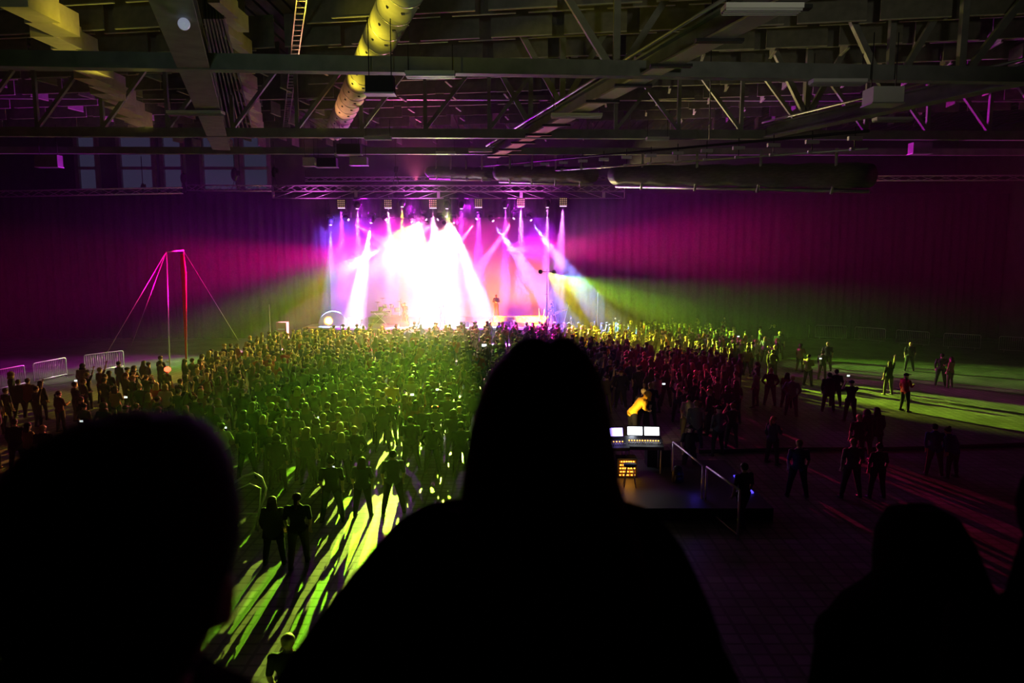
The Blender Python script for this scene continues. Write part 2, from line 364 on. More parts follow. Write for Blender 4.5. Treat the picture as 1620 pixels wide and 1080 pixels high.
# side lamellas beside the left beam
for i in range(7):
    a = W(352 - i * 5, 5, z=14.6); b = W(402 - i * 7, 205, z=14.6)
    tag(MB().bar(a, b, .06, .9).build('roof_fin', M['steel'], origin=(a + b) / 2), 'thin steel fin running lengthwise above the broad left roof beam', 'roof fin', 'thin fins above the left roof beam')
# round fabric duct
a = W(650, -40, z=14.1); b = W(535, 197, z=14.1); o = empty('air_duct', (a + b) / 2, 'round cream fabric air duct with ring seams hanging under the roof', 'duct'); c = (a + b) / 2
b2 = b + (b - a) * .1
MB().tube([a - c, b2 - c], .55, 28).build('duct_sleeve', M['duct'], o)
for i in range(16):
    p = a + (b2 - a) * (i + .5) / 16 - c; dn = (b2 - a).normalized()
    MB().tube([p - dn * .02, p + dn * .02], .565, 28).build('ring_seam', M['galv'], o)
    hole = MB()
    for k in range(3):
        an = -.5 * pi + (k - 1) * .8; q = p + dn * .5 + Vector((cos(an) * .55, 0, sin(an) * .55)); hole.box(q, (.09, .14, .05))
    hole.build('air_slot', M['rubber'], o)
# ladder tray
a = W(478, -10, z=15.2); b = W(452, 200, z=15.2); o = empty('cable_tray', (a + b) / 2, 'narrow ladder tray running under the roof left of the cream duct', 'cable tray'); c = (a + b) / 2
for s in (-.16, .16): MB().bar(a - c + Vector((s, 0, 0)), b - c + Vector((s, 0, 0)), .04, .1).build('side_rail', M['galv'], o)
for i in range(40): p = a + (b - a) * i / 39 - c; MB().box(p, (.32, .05, .04)).build('rung', M['galv'], o)
# acoustic baffles: cross panels in staggered rows, short lengthwise ones between
ZF = 15.2
panel = MB().box((0, 0, .6), (2.3, .06, 1.2)).mesh('baffle', M['baffle'])
side = MB().box((0, 0, .35), (.06, 1.2, .7)).mesh('baffle_side', M['baffle'])
M['edge'] = mat('edge_highlight', (.5, .5, .4), .8)  # paler than the felt: light on the bottom edges put into the colour
edge = MB().box((0, 0, -.015), (2.3, .1, .03)).mesh('edge', M['edge'])
edge2 = MB().box((0, 0, -.015), (.1, 1.2, .03)).mesh('edge', M['edge'])
ORD = 'first second third fourth fifth sixth seventh eighth ninth tenth eleventh twelfth thirteenth fourteenth fifteenth sixteenth seventeenth eighteenth'.split()
far_b = MB()
yaw = radians(-9); nb = 0
def in_view(p, m=60):
    v = p - Vector((0, 0, CAMZ)); f_ = v.y * cos(PITCH) - v.z * sin(PITCH)
    if f_ <= 0: return None
    px = 810 + F * v.x / f_; py = 540 - F * (v.y * sin(PITCH) + v.z * cos(PITCH)) / f_
    return (px, py) if -m < px < 1620 + m and -m < py < 1080 + m else None
for j in range(18):
    yy = 21 + j * 1.62
    for i in range(-13, 13):
        x = i * 2.75 + (1.37 if j % 2 else 0); p = Vector((x, 0, 0)); p.rotate(Matrix.Rotation(yaw, 3, 'Z')); p += Vector((-1, yy, ZF + (.0 if j % 2 else .35)))
        if not in_view(p, 30) or abs(p.x - (-7 - (p.y - 22) * .25)) < .9: continue
        nb += 1
        if nb > 205: far_b.box(p + Vector((0, 0, .6)), (2.3, .06, 1.2), Matrix.Rotation(yaw, 3, 'Z')); continue
        r = link('acoustic_baffle', panel, None, p); r.rotation_euler = (0, 0, yaw)
        tag(r, 'grey felt baffle facing the stage in the %s staggered row from the balcony' % ORD[j], 'acoustic panel', 'felt baffles in the %s cross row' % ORD[j]); link('edge_highlight', edge, r)
ns = 0
for j in range(8):
    yy = 33 + j * 3.24
    for i in range(-9, 10):
        x = i * 2.75 + .7; p = Vector((x, 0, 0)); p.rotate(Matrix.Rotation(yaw, 3, 'Z')); p += Vector((-1, yy, ZF - .1))
        if not in_view(p, 30): continue
        ns += 1
        if ns > 88: far_b.box(p + Vector((0, 0, .35)), (.06, 1.2, .7), Matrix.Rotation(yaw, 3, 'Z')); continue
        r = link('acoustic_baffle', side, None, p); r.rotation_euler = (0, 0, yaw)
        tag(r, 'short felt baffle turned lengthwise, in the %s lengthwise row from the balcony' % ORD[j], 'acoustic panel', 'short baffles in the %s lengthwise row' % ORD[j]); link('edge_highlight', edge2, r)
tag(far_b.build('acoustic_baffle', M['baffle']), 'farthest felt baffles under the roof above the stage end', 'acoustic panel', kind='stuff')
# strip light fittings
def fitting(px, py, L, label, z=ZB - .15, rz=0):
    p = W(px, py, z=z); o = empty('strip_light', p, label, 'ceiling light', 'unlit strip lights under the roof', rz)
    MB().box((0, 0, .09), (L, .42, .1)).build('housing', M['white'], o)
    g = MB()
    for k in (-.16, -.055, .055, .16): g.box((0, k, .015), (L * .98, .02, .05))
    g.build('louvre', M['galv'], o)
    for s in (-1, 1): MB().tube([(s * L * .45, 0, .14), (s * L * .45, 0, .9)], .012, 6).build('hanger', M['black'], o)
    return o
for i, (px, py, L) in enumerate([(681, 122, 1.4), (598, 221, 1.2), (548, 247, 1.2), (1205, 20, 1.6), (1325, 134, 1.6), (1412, 192, 1.4), (912, 186, 1.9), (705, 244, 1.0), (310, 182, 2.0), (1040, 222, 1.0), (760, 240, 1.2)]):
    fitting(px, py, L, ['strip light with a bright pinkish underside below the nearest girder', 'strip light under the middle girder near the cream duct', 'pink lit strip light above the dark hanging box', 'large louvred strip light at the top right of centre', 'green tinted strip light under the nearest girder, right side', 'short strip light under the right roof beam', 'long strip light crossing the pale-bottomed roof beam', 'small strip light left of the long beam end', 'strip light crossing the broad left roof beam', 'small strip light above the curtain tracks', 'slim strip light close to the far girder'][i])
def hangbox(px, py, w_, h_, label, z0, m='black', d_=.5):
    p = W(px, py, z=z0); o = empty('hanging_unit', p, label, 'hanging unit')
    MB().box((0, 0, h_ / 2), (w_, d_, h_)).build('housing', M[m], o); MB().box((0, 0, -.02), (w_ + .06, d_ + .06, .04)).build('bottom_rim', M['galv'], o)
    for s in (-1, 1): MB().tube([(s * w_ * .4, 0, h_), (s * w_ * .4, 0, h_ + 1.6)], .015, 6).build('suspension_wire', M['black'], o)
hangbox(602, 148, .78, .45, 'dark box hanging under the nearest girder beside the cream duct', ZB - .7, 'black', .4)
hangbox(553, 244, 1.2, .5, 'dark box hanging under the far girder above a pink strip light', ZB - .2)
hangbox(490, 262, .6, .4, 'pale panel hanging behind the far girder, farther from the stage truss', 11.6, 'white')
hangbox(517, 264, 1.1, .45, 'dark flat box hanging beside the pale panels', 11.6)
hangbox(568, 261, .9, .4, 'pale panel hanging over the stage truss, brightest of its neighbours', 11.7, 'white')
hangbox(1396, 165, .9, .45, 'pale heater box hanging under the nearest girder on the right', ZB - .75, 'white', .7)
hangbox(78, 264, 1.2, .6, 'olive box hanging at the upper left over the lighting truss', 11.6, 'steel')
hangbox(1455, 243, .9, .5, 'dark box with a pale end hanging at the right near the roof beam', 11.8, 'steel')
# lamp globe on left beam
p = W(291, 38, z=ZB - .1); o = empty('globe_lamp', p, 'round white globe lamp clamped under the broad left roof beam', 'lamp')
MB().ball((0, 0, 0), .13, 14, 10).build('globe', mat('white_globe', (.8, .82, .9), .4, emit=(.6, .65, .9), es=.25), o); MB().cyl((0, 0, .1), (0, 0, .5), .04, 10).build('bracket', M['black'], o)
# curtain tracks and rolled divider curtains on the right
tA = W(1375, 207, y=27); tB = W(760, 263, y=50)
def along(t, dz=0, dx=0): return tA + (tB - tA) * t + Vector((dx, 0, dz))
for k, (dz, lb) in enumerate(((0, 'upper black curtain track pipe running diagonally on the right'), (-.62, 'lower thin curtain track pipe under the black one'))):
    a, b = along(-.0, dz), along(1, dz); tag(MB().tube([a, b], .055 - .01 * k, 10).build('curtain_track', M['black'] if k == 0 else M['alu'], origin=(a + b) / 2), lb, 'track')
for i in range(15):
    t = (i + .3) / 15.5; p = along(t, -.1); o = empty('track_trolley', p, 'small hoist trolley clamped on the curtain tracks', 'trolley', 'trolleys along the curtain tracks')
    MB().box((0, 0, -.12), (.5, .16, .14)).build('bracket', M['galv'], o); MB().box((0, 0, -.5), (.3, .14, .1)).build('hook_block', M['galv'], o); MB().tube([(0, 0, .3), (0, 0, -.55)], .02, 6).build('drop_rod', M['black'], o)
def roll(x0, y0, x1, y1, d0, d1, r, label, straps=3):
    a = W(x0, y0, y=d0); b = W(x1, y1, y=d1); o = empty('rolled_curtain', (a + b) / 2, label, 'rolled curtain', 'rolled divider curtains hanging under the tracks'); c = (a + b) / 2
    n_ = 24; rr = [r * (1 + .05 * sin(i * 2.3) + .04 * cos(i * 5.1)) for i in range(n_ + 1)]
    MB().tube([a + (b - a) * i / n_ - c + Vector((0, 0, .02 * sin(i * 1.7))) for i in range(n_ + 1)], [(q, q * .8) for q in rr], 20, flat=1).build('vinyl_roll', M['curtainvinyl'], o)
    MB().tube([a - c + Vector((0, 0, -r * .95)), b - c + Vector((0, 0, -r * .95))], .07, 12).build('bottom_tube', M['alu'], o)
    for i in range(straps):
        p = a + (b - a) * (i + .5) / straps - c
        MB().tube([p + Vector((0, -r - .03, 1.0)), p + Vector((0, -r - .03, -r * .3)), p + Vector((0, -r * .5, -r * 1.2))], .06, 8).build('strap', M['white'], o)
roll(975, 277, 1377, 278, 40, 29, .62, 'largest rolled divider curtain with three pale straps', 4)
roll(790, 274, 938, 277, 47, 41.5, .55, 'middle rolled divider curtain under the tracks, behind the largest roll', 4)
roll(680, 272, 776, 274, 52, 47.8, .45, 'farthest rolled divider curtain just above the stage truss', 4)
a = W(1127, 0, y=22); b = W(1122, 222, y=33)
tag(MB().tube([a, (a + b) / 2 + Vector((0, 0, -.2)), b], .02, 6).build('hanging_cable', M['black'], origin=a), 'thin black cable dropping from the roof to the curtain tracks', 'cable')

# ---------------------------------------------------------------- trusses and stage lights
def truss(a, b, ht, dp, label, bay=.9, low=0, mt='alu'):
    """box truss from a to b; low adds a hanging lower frame"""
    a, b = Vector(a), Vector(b); c = (a + b) / 2; d = b - a; L = d.length; e = d / L; sd = Vector((-e.y, e.x, 0)).normalized(); up = Vector((0, 0, 1))
    o = empty('lighting_truss', c, label, 'truss')
    cor = [sd * s * dp / 2 + up * t * ht / 2 for s, t in ((-1, -1), (1, -1), (1, 1), (-1, 1))]
    for q in cor: MB().tube([a - c + q, b - c + q], .035, 8).build('chord', M[mt], o)
    n_ = max(3, int(L / bay)); lc = MB()
    for i in range(n_):
        p0 = a - c + d * i / n_; p1 = a - c + d * (i + 1) / n_
        for k in range(4):
            q0, q1 = cor[k], cor[(k + 1) % 4]
            if i % 2: q0, q1 = q1, q0
            lc.tube([p0 + q0, p1 + q1], .018, 5)
    lc.build('lacing', M[mt], o)
    if low:
        MB().tube([a - c - up * low, b - c - up * low], .035, 8).build('lower_chord', M[mt], o)
        lc = MB(); n_ = int(L / 1.5)
        for i in range(n_):
            p0 = a - c + d * i / n_; p1 = a - c + d * (i + 1) / n_; s = 1 if i > n_ / 2 else -1
            if s > 0: lc.tube([p0 - up * ht / 2, p1 - up * low], .02, 5)
            else: lc.tube([p1 - up * ht / 2, p0 - up * low], .02, 5)
            if i % 4 == 0: lc.box(p0 - up * (low / 2 + ht / 4), (.22, .05, low - ht / 2))
        lc.build('lower_lacing', M[mt], o)
        for e_ in (a, b): MB().tube([e_ - c + up * ht / 2, e_ - c - up * low], .035, 8).build('end_post', M[mt], o)
    return o
truss(W(432, 298, y=FY), W(988, 298, y=FY), .42, .5, 'wide lighting truss above the stage with a deep lower frame', .9, .72)
truss(W(444, 284, y=63), W(985, 281, y=63), .3, .4, 'thin far truss seen just above the main lighting truss', .8)
truss(W(-60, 308, y=52), W(288, 301, y=54), .4, .4, 'long straight truss at the upper left ending at a dark box', .9)
truss(W(296, 297, y=57), W(431, 298, y=57), .4, .4, 'short truss section joining the stage truss on the left', .7)
truss(W(1380, 282, y=50), W(1700, 281, y=47), .3, .3, 'dark truss at the far right under the roof', .9)
def hoist(px, py, y, label, s=1):
    p = W(px, py, y=y); o = empty('chain_hoist', p, label, 'hoist', 'chain hoists above the trusses')
    b_ = MB(); b_.ball((0, 0, 0), (.22 * s, .18 * s, .4 * s), 12, 8); b_.box((.15 * s, 0, .1), (.25 * s, .25 * s, .3 * s)); b_.build('motor_body', M['black'], o)
    MB().tube([(0, 0, .4 * s), (0, 0, 2.2)], .03, 6).build('chain', M['black'], o); MB().tube([(0, 0, -.3 * s), (-.25, 0, -1.1)], .025, 6).build('sling', M['black'], o); MB().tube([(0, 0, -.3 * s), (.25, 0, -1.1)], .025, 6).build('sling', M['black'], o)
for px, py, lb, s in ((290, 282, 'black chain hoist above the end of the left truss', 1), (371, 276, 'large black chain hoist under the end of the broad left beam', 1.2), (434, 272, 'black chain hoist over the left corner of the stage truss', 1), (626, 268, 'slim black chain hoist over the middle of the stage truss', .7), (226, 296, 'small black chain hoist on the left truss', .7)):
    hoist(px, py, 55, lb, s)
p = W(371, 305, y=54.5); tag(MB().box((0, 0, 0), (2.6, .5, .7)).build('dimmer_box', M['black'], origin=p), 'black box joining the two trusses at the left', 'box')
panel_p = head_p = None
def led_panel(c):
    o = empty('blinder_panel', (0, 0, 0), 'x', 'stage light'); MB().box((0, 0, 0), (.62, .14, .62)).build('housing', M['black'], o)
    g = MB()
    for i in range(4):
        for k in range(4): g.cyl((-.22 + i * .147, -.08, -.22 + k * .147), (-.22 + i * .147, -.1, -.22 + k * .147), .05, 10)
    g.build('lens_grid', mat('blinder_cells', (.5, .4, .2), .3, emit=(1, .6, .35), es=.35), o)
    y_ = MB(); y_.tube([(-.34, 0, 0), (-.34, 0, .42), (.34, 0, .42), (.34, 0, 0)], .02, 6); y_.cyl((0, 0, .42), (0, 0, .6), .03, 8); y_.build('yoke', M['black'], o)
    MB().box((0, 0, -.33), (.5, .1, .04)).build('lit_strip', M['lens'], o)
    return o
def mov_head(m=None):
    o = empty('moving_head', (0, 0, 0), 'x', 'stage light'); b_ = MB(); b_.ball((0, 0, 0), (.24, .24, .3), 14, 10); b_.build('lamp_head', M['black'], o)
    MB().box((0, 0, .45), (.42, .36, .14)).build('base', M['black'], o)
    MB().tube([(-.3, 0, 0), (-.3, 0, .38), (.3, 0, .38), (.3, 0, 0)], .04, 6).build('yoke', M['black'], o)
    MB().cyl((0, 0, -.27), (0, 0, -.31), .10, 16).build('lens', m or M['lens'], o)
    return o
pp = led_panel(0); hp = mov_head(); first = {'panel': True, 'head': True}
names = ['leftmost', 'second from the left', 'third from the left', 'fourth from the left', 'fifth from the left', 'rightmost', 'seventh']
cnt = {'panel': 0, 'head': 0}
for px, py, c_, k in FRONT:
    src = pp if k == 'panel' else hp
    if first[k]: o = src; first[k] = False
    else: o = copy_tree(src)
    o.location = W(px, py, y=FY); o['group'] = 'square LED panels under the stage truss' if k == 'panel' else 'moving heads under the stage truss'
    o['label'] = ('square LED grid panel under the stage truss, %s of the six' if k == 'panel' else 'round moving head lamp under the stage truss, %s of its kind') % names[cnt[k]]; cnt[k] += 1
seen = set(); order = sorted({(r[0], r[1]) for r in REAR})
for i, (px, py) in enumerate(order):
    o = copy_tree(hp); o.location = W(px, py - 2, y=RY); o['group'] = 'beam lamps at the top of the stage opening'
    o['label'] = 'small beam lamp atop the stage opening, %s from the left' % ORD[i]
    r = [q for q in REAR if (q[0], q[1]) == (px, py)][0]; d = W(r[2], r[3], y=r[4]) - o.location
    for ch in o.children:
        if ch.name.startswith(('lamp_head', 'lens')): ch.rotation_euler = Vector((d.x, d.y, d.z)).to_track_quat('-Z', 'Y').to_euler()

# ---------------------------------------------------------------- stage
sx0, sx1 = oL - 1.5, oR + 2.0
o = empty('stage_platform', ((sx0 + sx1) / 2, 61.5, 0), 'low black stage platform behind the crowd', 'stage')
MB().box((0, 0, 1.15), (sx1 - sx0, 9.4, .14)).build('deck', M['stage'], o)
MB().box((0, -4.6, .54), (sx1 - sx0, .1, 1.08)).build('front_skirt', M['drape'], o)
for i in range(8):
    for yy in (-3.5, 0, 3.5): MB().box(((i - 3.5) * 2.7, yy, .54), (.08, .08, 1.08)).build('leg', M['alu'], o)
SZ = 1.22
def S(px, y=58.2): return Vector((W(px, 510, y=y).x, y, SZ))
# drum kit
o = empty('drum_kit', S(615, 61.5) + Vector((0, 0, .5)), 'drum kit with cymbals on a riser left of the bright burst', 'drum kit')
MB().box((0, 0, -.25), (3, 2.4, .5)).build('riser', M['black'], o)
MB().cyl((0, -.5, .3), (0, 0, .3), .3, 24).build('bass_drum', M['white'], o)
for x, z, r in ((-.3, .8, .17), (.25, .82, .17), (.7, .5, .22), (-.65, .6, .18)): MB().cyl((x, .05, z - .14), (x, 0, z + .14), r, 20).build('tom_drum', M['white'], o)
for x, y, z in ((-.9, 0, 1.15), (.9, .1, 1.2), (-.5, .3, 1.45), (1.2, .3, 1.0)):
    b_ = MB().tube([(x, y, z), (x, y, z + .03)], [.27, .05], 20).build('cymbal', M['cymbal'], o); MB().tube([(x, y, 0), (x, y, z)], .02, 6).build('cymbal_stand', M['alu'], o)
def wedge(px, y, label):
    p = S(px, y); v = [(-.35, -.25, 0), (.35, -.25, 0), (.35, .25, 0), (-.35, .25, 0), (-.35, -.1, .42), (.35, -.1, .42), (.35, .25, .12), (-.35, .25, .12)]
    m_ = MB(); m_.add(v, [(3, 2, 1, 0), (4, 5, 6, 7), (0, 1, 5, 4), (1, 2, 6, 5), (2, 3, 7, 6), (3, 0, 4, 7)]); o = m_.build('stage_monitor', M['black'], origin=None); o.location = p; tag(o, label, 'monitor speaker', 'wedge monitors on the stage edge')
for px, lb in ((560, 'wedge monitor on the stage edge, leftmost'), (640, 'wedge monitor on the stage edge under the burst'), (735, 'wedge monitor on the stage edge right of the burst'), (800, 'wedge monitor at the stage edge beside the lit strip')): wedge(px, 57.6, lb)
# keyboard on stand
o = empty('keyboard', S(602, 59.5), 'keyboard on a folding stand in front of the drum kit', 'keyboard')
MB().box((0, 0, 1.0), (1.5, .35, .1)).build('keyboard_body', M['black'], o); MB().box((0, .08, 1.055), (1.4, .14, .02)).build('key_row', M['white'], o)
MB().bar((-.5, 0, 0), (.5, 0, .95), .04, .04).build('leg', M['alu'], o); MB().bar((.5, 0, 0), (-.5, 0, .95), .04, .04).build('leg', M['alu'], o)
# curved backline arc at far left of the stage and a long lit strip
p = S(527, 58.2); o = empty('arched_cover', p, 'pale arched cover standing at the left end of the stage', 'cover')
m_ = MB(); pts = []
for i in range(13): a_ = pi * i / 12; pts.append(Vector((cos(a_) * 1.15, 0, sin(a_) * 1.15)))
m_.tube(pts, .05, 8); m_.build('arch_rim', M['white'], o)
m_ = MB(); m_.add([(v.x, -.02, v.z) for v in pts] + [(v.x, .5, v.z) for v in pts], [(i, i + 1, i + 14, i + 13) for i in range(12)] + [tuple(range(13))], 0); m_.build('cloth_shell', M['duct'], o)
p = W(822, 501, y=60.5); o = empty('riser_strip', p - Vector((0, 0, p.z - SZ)), 'long low riser with a bright top edge at the right of the stage', 'riser')
MB().box((0, 0, .35), (4.2, .8, .5)).build('riser_body', M['stage'], o); MB().box((0, -.41, .57), (4.2, .03, .08)).build('lit_edge', mat('lit_amber_edge', (.6, .4, .2), .5, emit=(1, .7, .25), es=.6), o)
p = S(870, 59.6); o = empty('percussion_rack', p, 'percussion rack with thin stands at the right end of the stage', 'percussion rack')
for x0, z0, x1, z1 in ((-.6, 0, -.3, 2.4), (0, 0, .1, 1.9), (.6, 0, .2, 1.8), (-.8, 0, -.9, 1.3), (1.1, 0, 1.5, 1.6)): MB().tube([(x0, 0, z0), (x1, 0, z1)], .022, 6).build('stand', M['alu'], o)
for x, z in ((-.3, 2.4), (.1, 1.9), (.2, 1.5), (1.5, 1.6)): MB().tube([(x, 0, z), (x, 0, z + .04)], [.25, .04], 16).build('cymbal', M['cymbal'], o)
b_ = MB(); b_.tube([(-.5 + 1.9 * t, -.1, .25 + 1.0 * (t ** .6)) for t in [i / 10 for i in range(11)]], [.05 + .06 * sin(pi * i / 10) for i in range(11)], 10); b_.build('curved_bar', M['white'], o)
for px, y, h in ((945, 58, 2.6), (427, 56, 1.8)):
    p = S(px, y); p.z = 0; o = empty('speaker_pole', p, 'thin stand beside the %s end of the stage' % ('right' if px > 800 else 'left'), 'stand')
    MB().tube([(0, 0, 0), (0, 0, h + 1.3)], .04, 8).build('pole', M['alu'], o)
    for k in range(3): MB().tube([(0, 0, .5), (.5 * cos(k * 2.1), .5 * sin(k * 2.1), .02)], .02, 6).build('leg', M['alu'], o)
p = W(447, 520, y=54.5); o = empty('equipment_case', (p.x, 54.5, 0), 'orange lit case standing at the left stage corner', 'case')
MB().box((0, 0, .95), (.75, .6, 1.9)).build('case_body', mat('tan_case', (.35, .16, .08), .7), o); MB().box((0, -.31, 1.4), (.5, .02, .06)).build('latch', M['galv'], o)

for T_, lb in ((TL, 'pair of lamps on a drop bar over the left side of the burst'), (TC, 'pair of lamps on a drop bar over the right side of the burst'), (TR, 'lamp stand with two lamps in front of the right stage corner')):
    SZ0 = SZ; SZ = 0.0
    o = empty('lamp_stand' if T_ is TR else 'drop_bar', (T_.x, T_.y + .5, SZ), lb, 'lamp stand' if T_ is TR else 'lamp bar')
    if T_ is TR: MB().tube([(0, 0, 0), (0, 0, T_.z + .2)], .04, 8).build('pole', M['black'], o); MB().box((0, 0, .03), (.8, .6, .06)).build('base_plate', M['black'], o)
    else: MB().tube([(0, 0, T_.z), (0, 0, 11.2)], .03, 8).build('pole', M['black'], o)
    for k in (-.5, .5): MB().cyl((k, .02, T_.z - SZ), (k, -.25, T_.z - SZ), .16, 14).build('lamp_head', M['black'], o)
    MB().bar((-.6, 0, T_.z - SZ), (.6, 0, T_.z - SZ), .05, .05).build('cross_arm', M['black'], o); SZ = SZ0
# ---------------------------------------------------------------- acrobat tower at the left
T1 = W(263, 398, y=44); T2 = W(290, 396, y=45.5); o = empty('gantry_frame', ((T1.x + T2.x) / 2, 44.7, 0), 'tall thin goalpost frame with guy ropes at the left of the crowd', 'frame'); c = Vector(o.location)
f1 = Vector((T1.x - .2, 44, 0)); f2 = Vector((T2.x - .15, 45.5, 0))
MB().tube([f1 - c, T1 - c], .04, 8).build('post', M['alu'], o); MB().tube([f2 - c, T2 - c], .04, 8).build('post', M['alu'], o); MB().tube([T1 - c, T2 - c], .05, 8).build('crossbar', M['alu'], o)
for q, e_ in ((T2, W(377, 538, y=45.5)), (T1, W(205, 500, y=40)), (T1, W(168, 560, y=40))): MB().tube([q - c, Vector((e_.x, e_.y, max(.05, e_.z - (1.6 if e_.z > 2 else 0)))) - c], .018, 6).build('guy_rope', M['alu'], o)
m_ = MB(); m_.tube([T2 - c + Vector((-.05, -.1, -.2)), T2 - c + Vector((.0, -.1, -1.3)), f2 - c + Vector((0, -.1, .4))], [(.12, .03), (.16, .03), (.05, .02)], 8); m_.build('red_strap', M['red'], o)

# ---------------------------------------------------------------- barriers
def barrier_proto():
    o = empty('crowd_barrier', (0, 0, 0), 'x', 'barrier'); fr = MB(); R_ = .1; L = 2.3; H = 1.12
    pts = [(-L / 2, 0, .12), (-L / 2, 0, H - R_), (-L / 2 + .03, 0, H - .03), (-L / 2 + R_, 0, H), (L / 2 - R_, 0, H), (L / 2 - .03, 0, H - .03), (L / 2, 0, H - R_), (L / 2, 0, .12)]
    fr.tube(pts, .024, 8); fr.tube([(-L / 2, 0, .16), (L / 2, 0, .16)], .02, 8); fr.build('frame', M['alu'], o)
    g = MB()
    for i in range(17): x = -L / 2 + L * (i + 1) / 18; g.tube([(x, 0, .16), (x, 0, H)], .009, 5)
    g.build('bars', M['alu'], o)
    for s in (-1, 1): MB().tube([(s * L * .36, -.28, .02), (s * L * .36, 0, .14), (s * L * .36, .28, .02)], .02, 6).build('foot', M['alu'], o)
    return o
bp = barrier_proto(); k = 0
def barrier_line(pts, grp, lab, step=2.42):
    global k
    for (a, b) in zip(pts, pts[1:]):
        d = b - a; n_ = max(1, int(d.length / step))
        for i in range(n_):
            o = bp if k == 0 else copy_tree(bp); k += 1
            o.location = a + d * (i + .5) / n_; o.rotation_euler = (0, 0, atan2(d.y, d.x)); o['label'] = lab; o['group'] = grp
q = [W(1228, 512, z=1.12), W(1345, 516, z=1.12), W(1480, 526, z=1.12), W(1660, 536, z=1.12)]
for v in q: v.z = 0
barrier_line(q, 'barriers along the right of the hall', 'grey crowd barrier of upright bars lined up at the right of the hall')
q = [W(-30, 590, z=1.12), W(110, 564, z=1.12), W(215, 552, z=1.12)]
for v in q: v.z = 0
barrier_line(q, 'barriers along the left of the hall', 'faint crowd barrier in the line at the left edge of the hall')

# ---------------------------------------------------------------- sound desk
fz = .35; fp = W(1012, 760, z=fz)
o = empty('riser', (fp.x + .6, fp.y, 0), 'low black riser under the sound desks, lit blue along its edge', 'riser')
MB().box((0, -.1, fz - .06), (5.2, 4.6, .12)).build('deck', mat('black_riser_deck', (.03, .03, .032), .6), o); MB().box((0, -2.38, .14), (5.2, .04, .28)).build('skirt', M['black'], o)
MB().box((2.4, -.4, fz + .03), (.1, 1.6, .04)).build('blue_edge_light', mat('blue_led', (.1, .1, .5), .4, emit=(.08, .05, 1), es=2), o)
DT = 1.25
def desk(px, py, label, scr, rz, w_=1.15):
    p = W(px, py, z=DT); p.z = fz; o = empty('mixing_desk', p, label, 'mixing desk', 'mixing desks', rz); h = DT - fz
    m_ = MB(); m_.add([(-w_ / 2, -.35, h - .14), (w_ / 2, -.35, h - .14), (w_ / 2, .4, h - .14), (-w_ / 2, .4, h - .14), (-w_ / 2, -.35, h - .04), (w_ / 2, -.35, h - .04), (w_ / 2, .4, h + .12), (-w_ / 2, .4, h + .12)],
        [(3, 2, 1, 0), (4, 5, 6, 7), (0, 1, 5, 4), (1, 2, 6, 5), (2, 3, 7, 6), (3, 0, 4, 7)]); m_.build('console', M['black'], o)
    rt = Matrix.Rotation(radians(12), 3, 'X'); g = MB()
    for i in range(16): g.box((-w_ * .42 + i * w_ * .056, -.12, h + .015), (.03, .05, .03), rt)
    g.build('fader_row', M['white'], o)
    g = MB()
    for i in range(12): g.box((-w_ * .4 + i * w_ * .072, .06, h + .05), (.03, .03, .02), rt)
    g.build('amber_buttons', M['amberled'], o)
    rs = Matrix.Rotation(radians(-22), 3, 'X')
    for s in (-1, 1):
        so_ = MB().box((s * w_ * .23, .32, h + .3), (w_ * .45, .04, .32), rs).build('screen_housing', M['black'], o); MB().box((s * w_ * .23, .295, h + .3), (w_ * .4, .015, .26), rs).build('display', M[scr], so_)
    for sx in (-1, 1):
        for sy in (-.3, .3): MB().tube([(sx * w_ * .42, sy, 0), (sx * w_ * .42, sy, h - .14)], .02, 6).build('leg', M['alu'], o)
    return o
desk(1019, 700, 'mixing desk with a pair of bright white screens', 'scrw', radians(-4)); desk(960, 702, 'mixing desk with violet screens half hidden by the long hair', 'scrb', radians(4), 1.3)
p = W(990, 752, z=fz); o = empty('equipment_rack', p, 'open rack of gear glowing amber under the mixing desks', 'rack')
MB().box((0, 0, .3), (.6, .5, .6)).build('rack_case', M['black'], o)
for i in range(5):
    MB().box((0, -.255, .1 + i * .105), (.5, .02, .07)).build('rack_unit', M['wood'], o)
g = MB()
for i in range(5):
    for j in range(6): g.box((-.2 + j * .08 + rng.uniform(-.02, .02), -.27, .1 + i * .105), (.035, .01, .025))
g.build('amber_lights', M['amberled'], o)
for px, py, z, r, e_ in ((990, 700, 1.9, 1, 1),):
    l = bpy.data.lights.new('desk_lamp', 'POINT'); q = bpy.data.objects.new('desk_lamp', l); COL.objects.link(q); q.location = W(1000, 675, z=1.6); l.energy = 9; l.color = (.8, .85, 1); l.shadow_soft_size = .1
    l = bpy.data.lights.new('rack_lamp', 'POINT'); q = bpy.data.objects.new('rack_lamp', l); COL.objects.link(q); q.location = p + Vector((0, -.5, .35)); l.energy = 10; l.color = (1, .4, .05); l.shadow_soft_size = .1
    l = bpy.data.lights.new('riser_lamp', 'POINT'); q = bpy.data.objects.new('riser_lamp', l); COL.objects.link(q); q.location = W(1100, 768, z=.6); l.energy = 2; l.color = (.1, .05, 1); l.shadow_soft_size = .1
p = W(1040, 735, z=fz); tag(MB().box((0, 0, .28), (.75, .5, .55)).build('flight_case', M['black'], origin=None), 'black flight case under the sound desk', 'case').location = p
p = W(1072, 763, z=fz); b_ = MB(); b_.tube([(0, 0, 0), (0, 0, .06), (0, .01, .3), (0, .03, .46), (0, .04, .52)], [(.16, .1), (.19, .13), (.18, .13), (.13, .09), (.05, .03)], 16, flat=1); b_.tube([(0, -.13, .05), (0, -.14, .26)], [(.13, .05), (.12, .04)], 12, flat=1); o = b_.build('backpack', M['blackplastic']); o.location = p; tag(o, 'black backpack standing on the riser beside the handrail', 'bag')
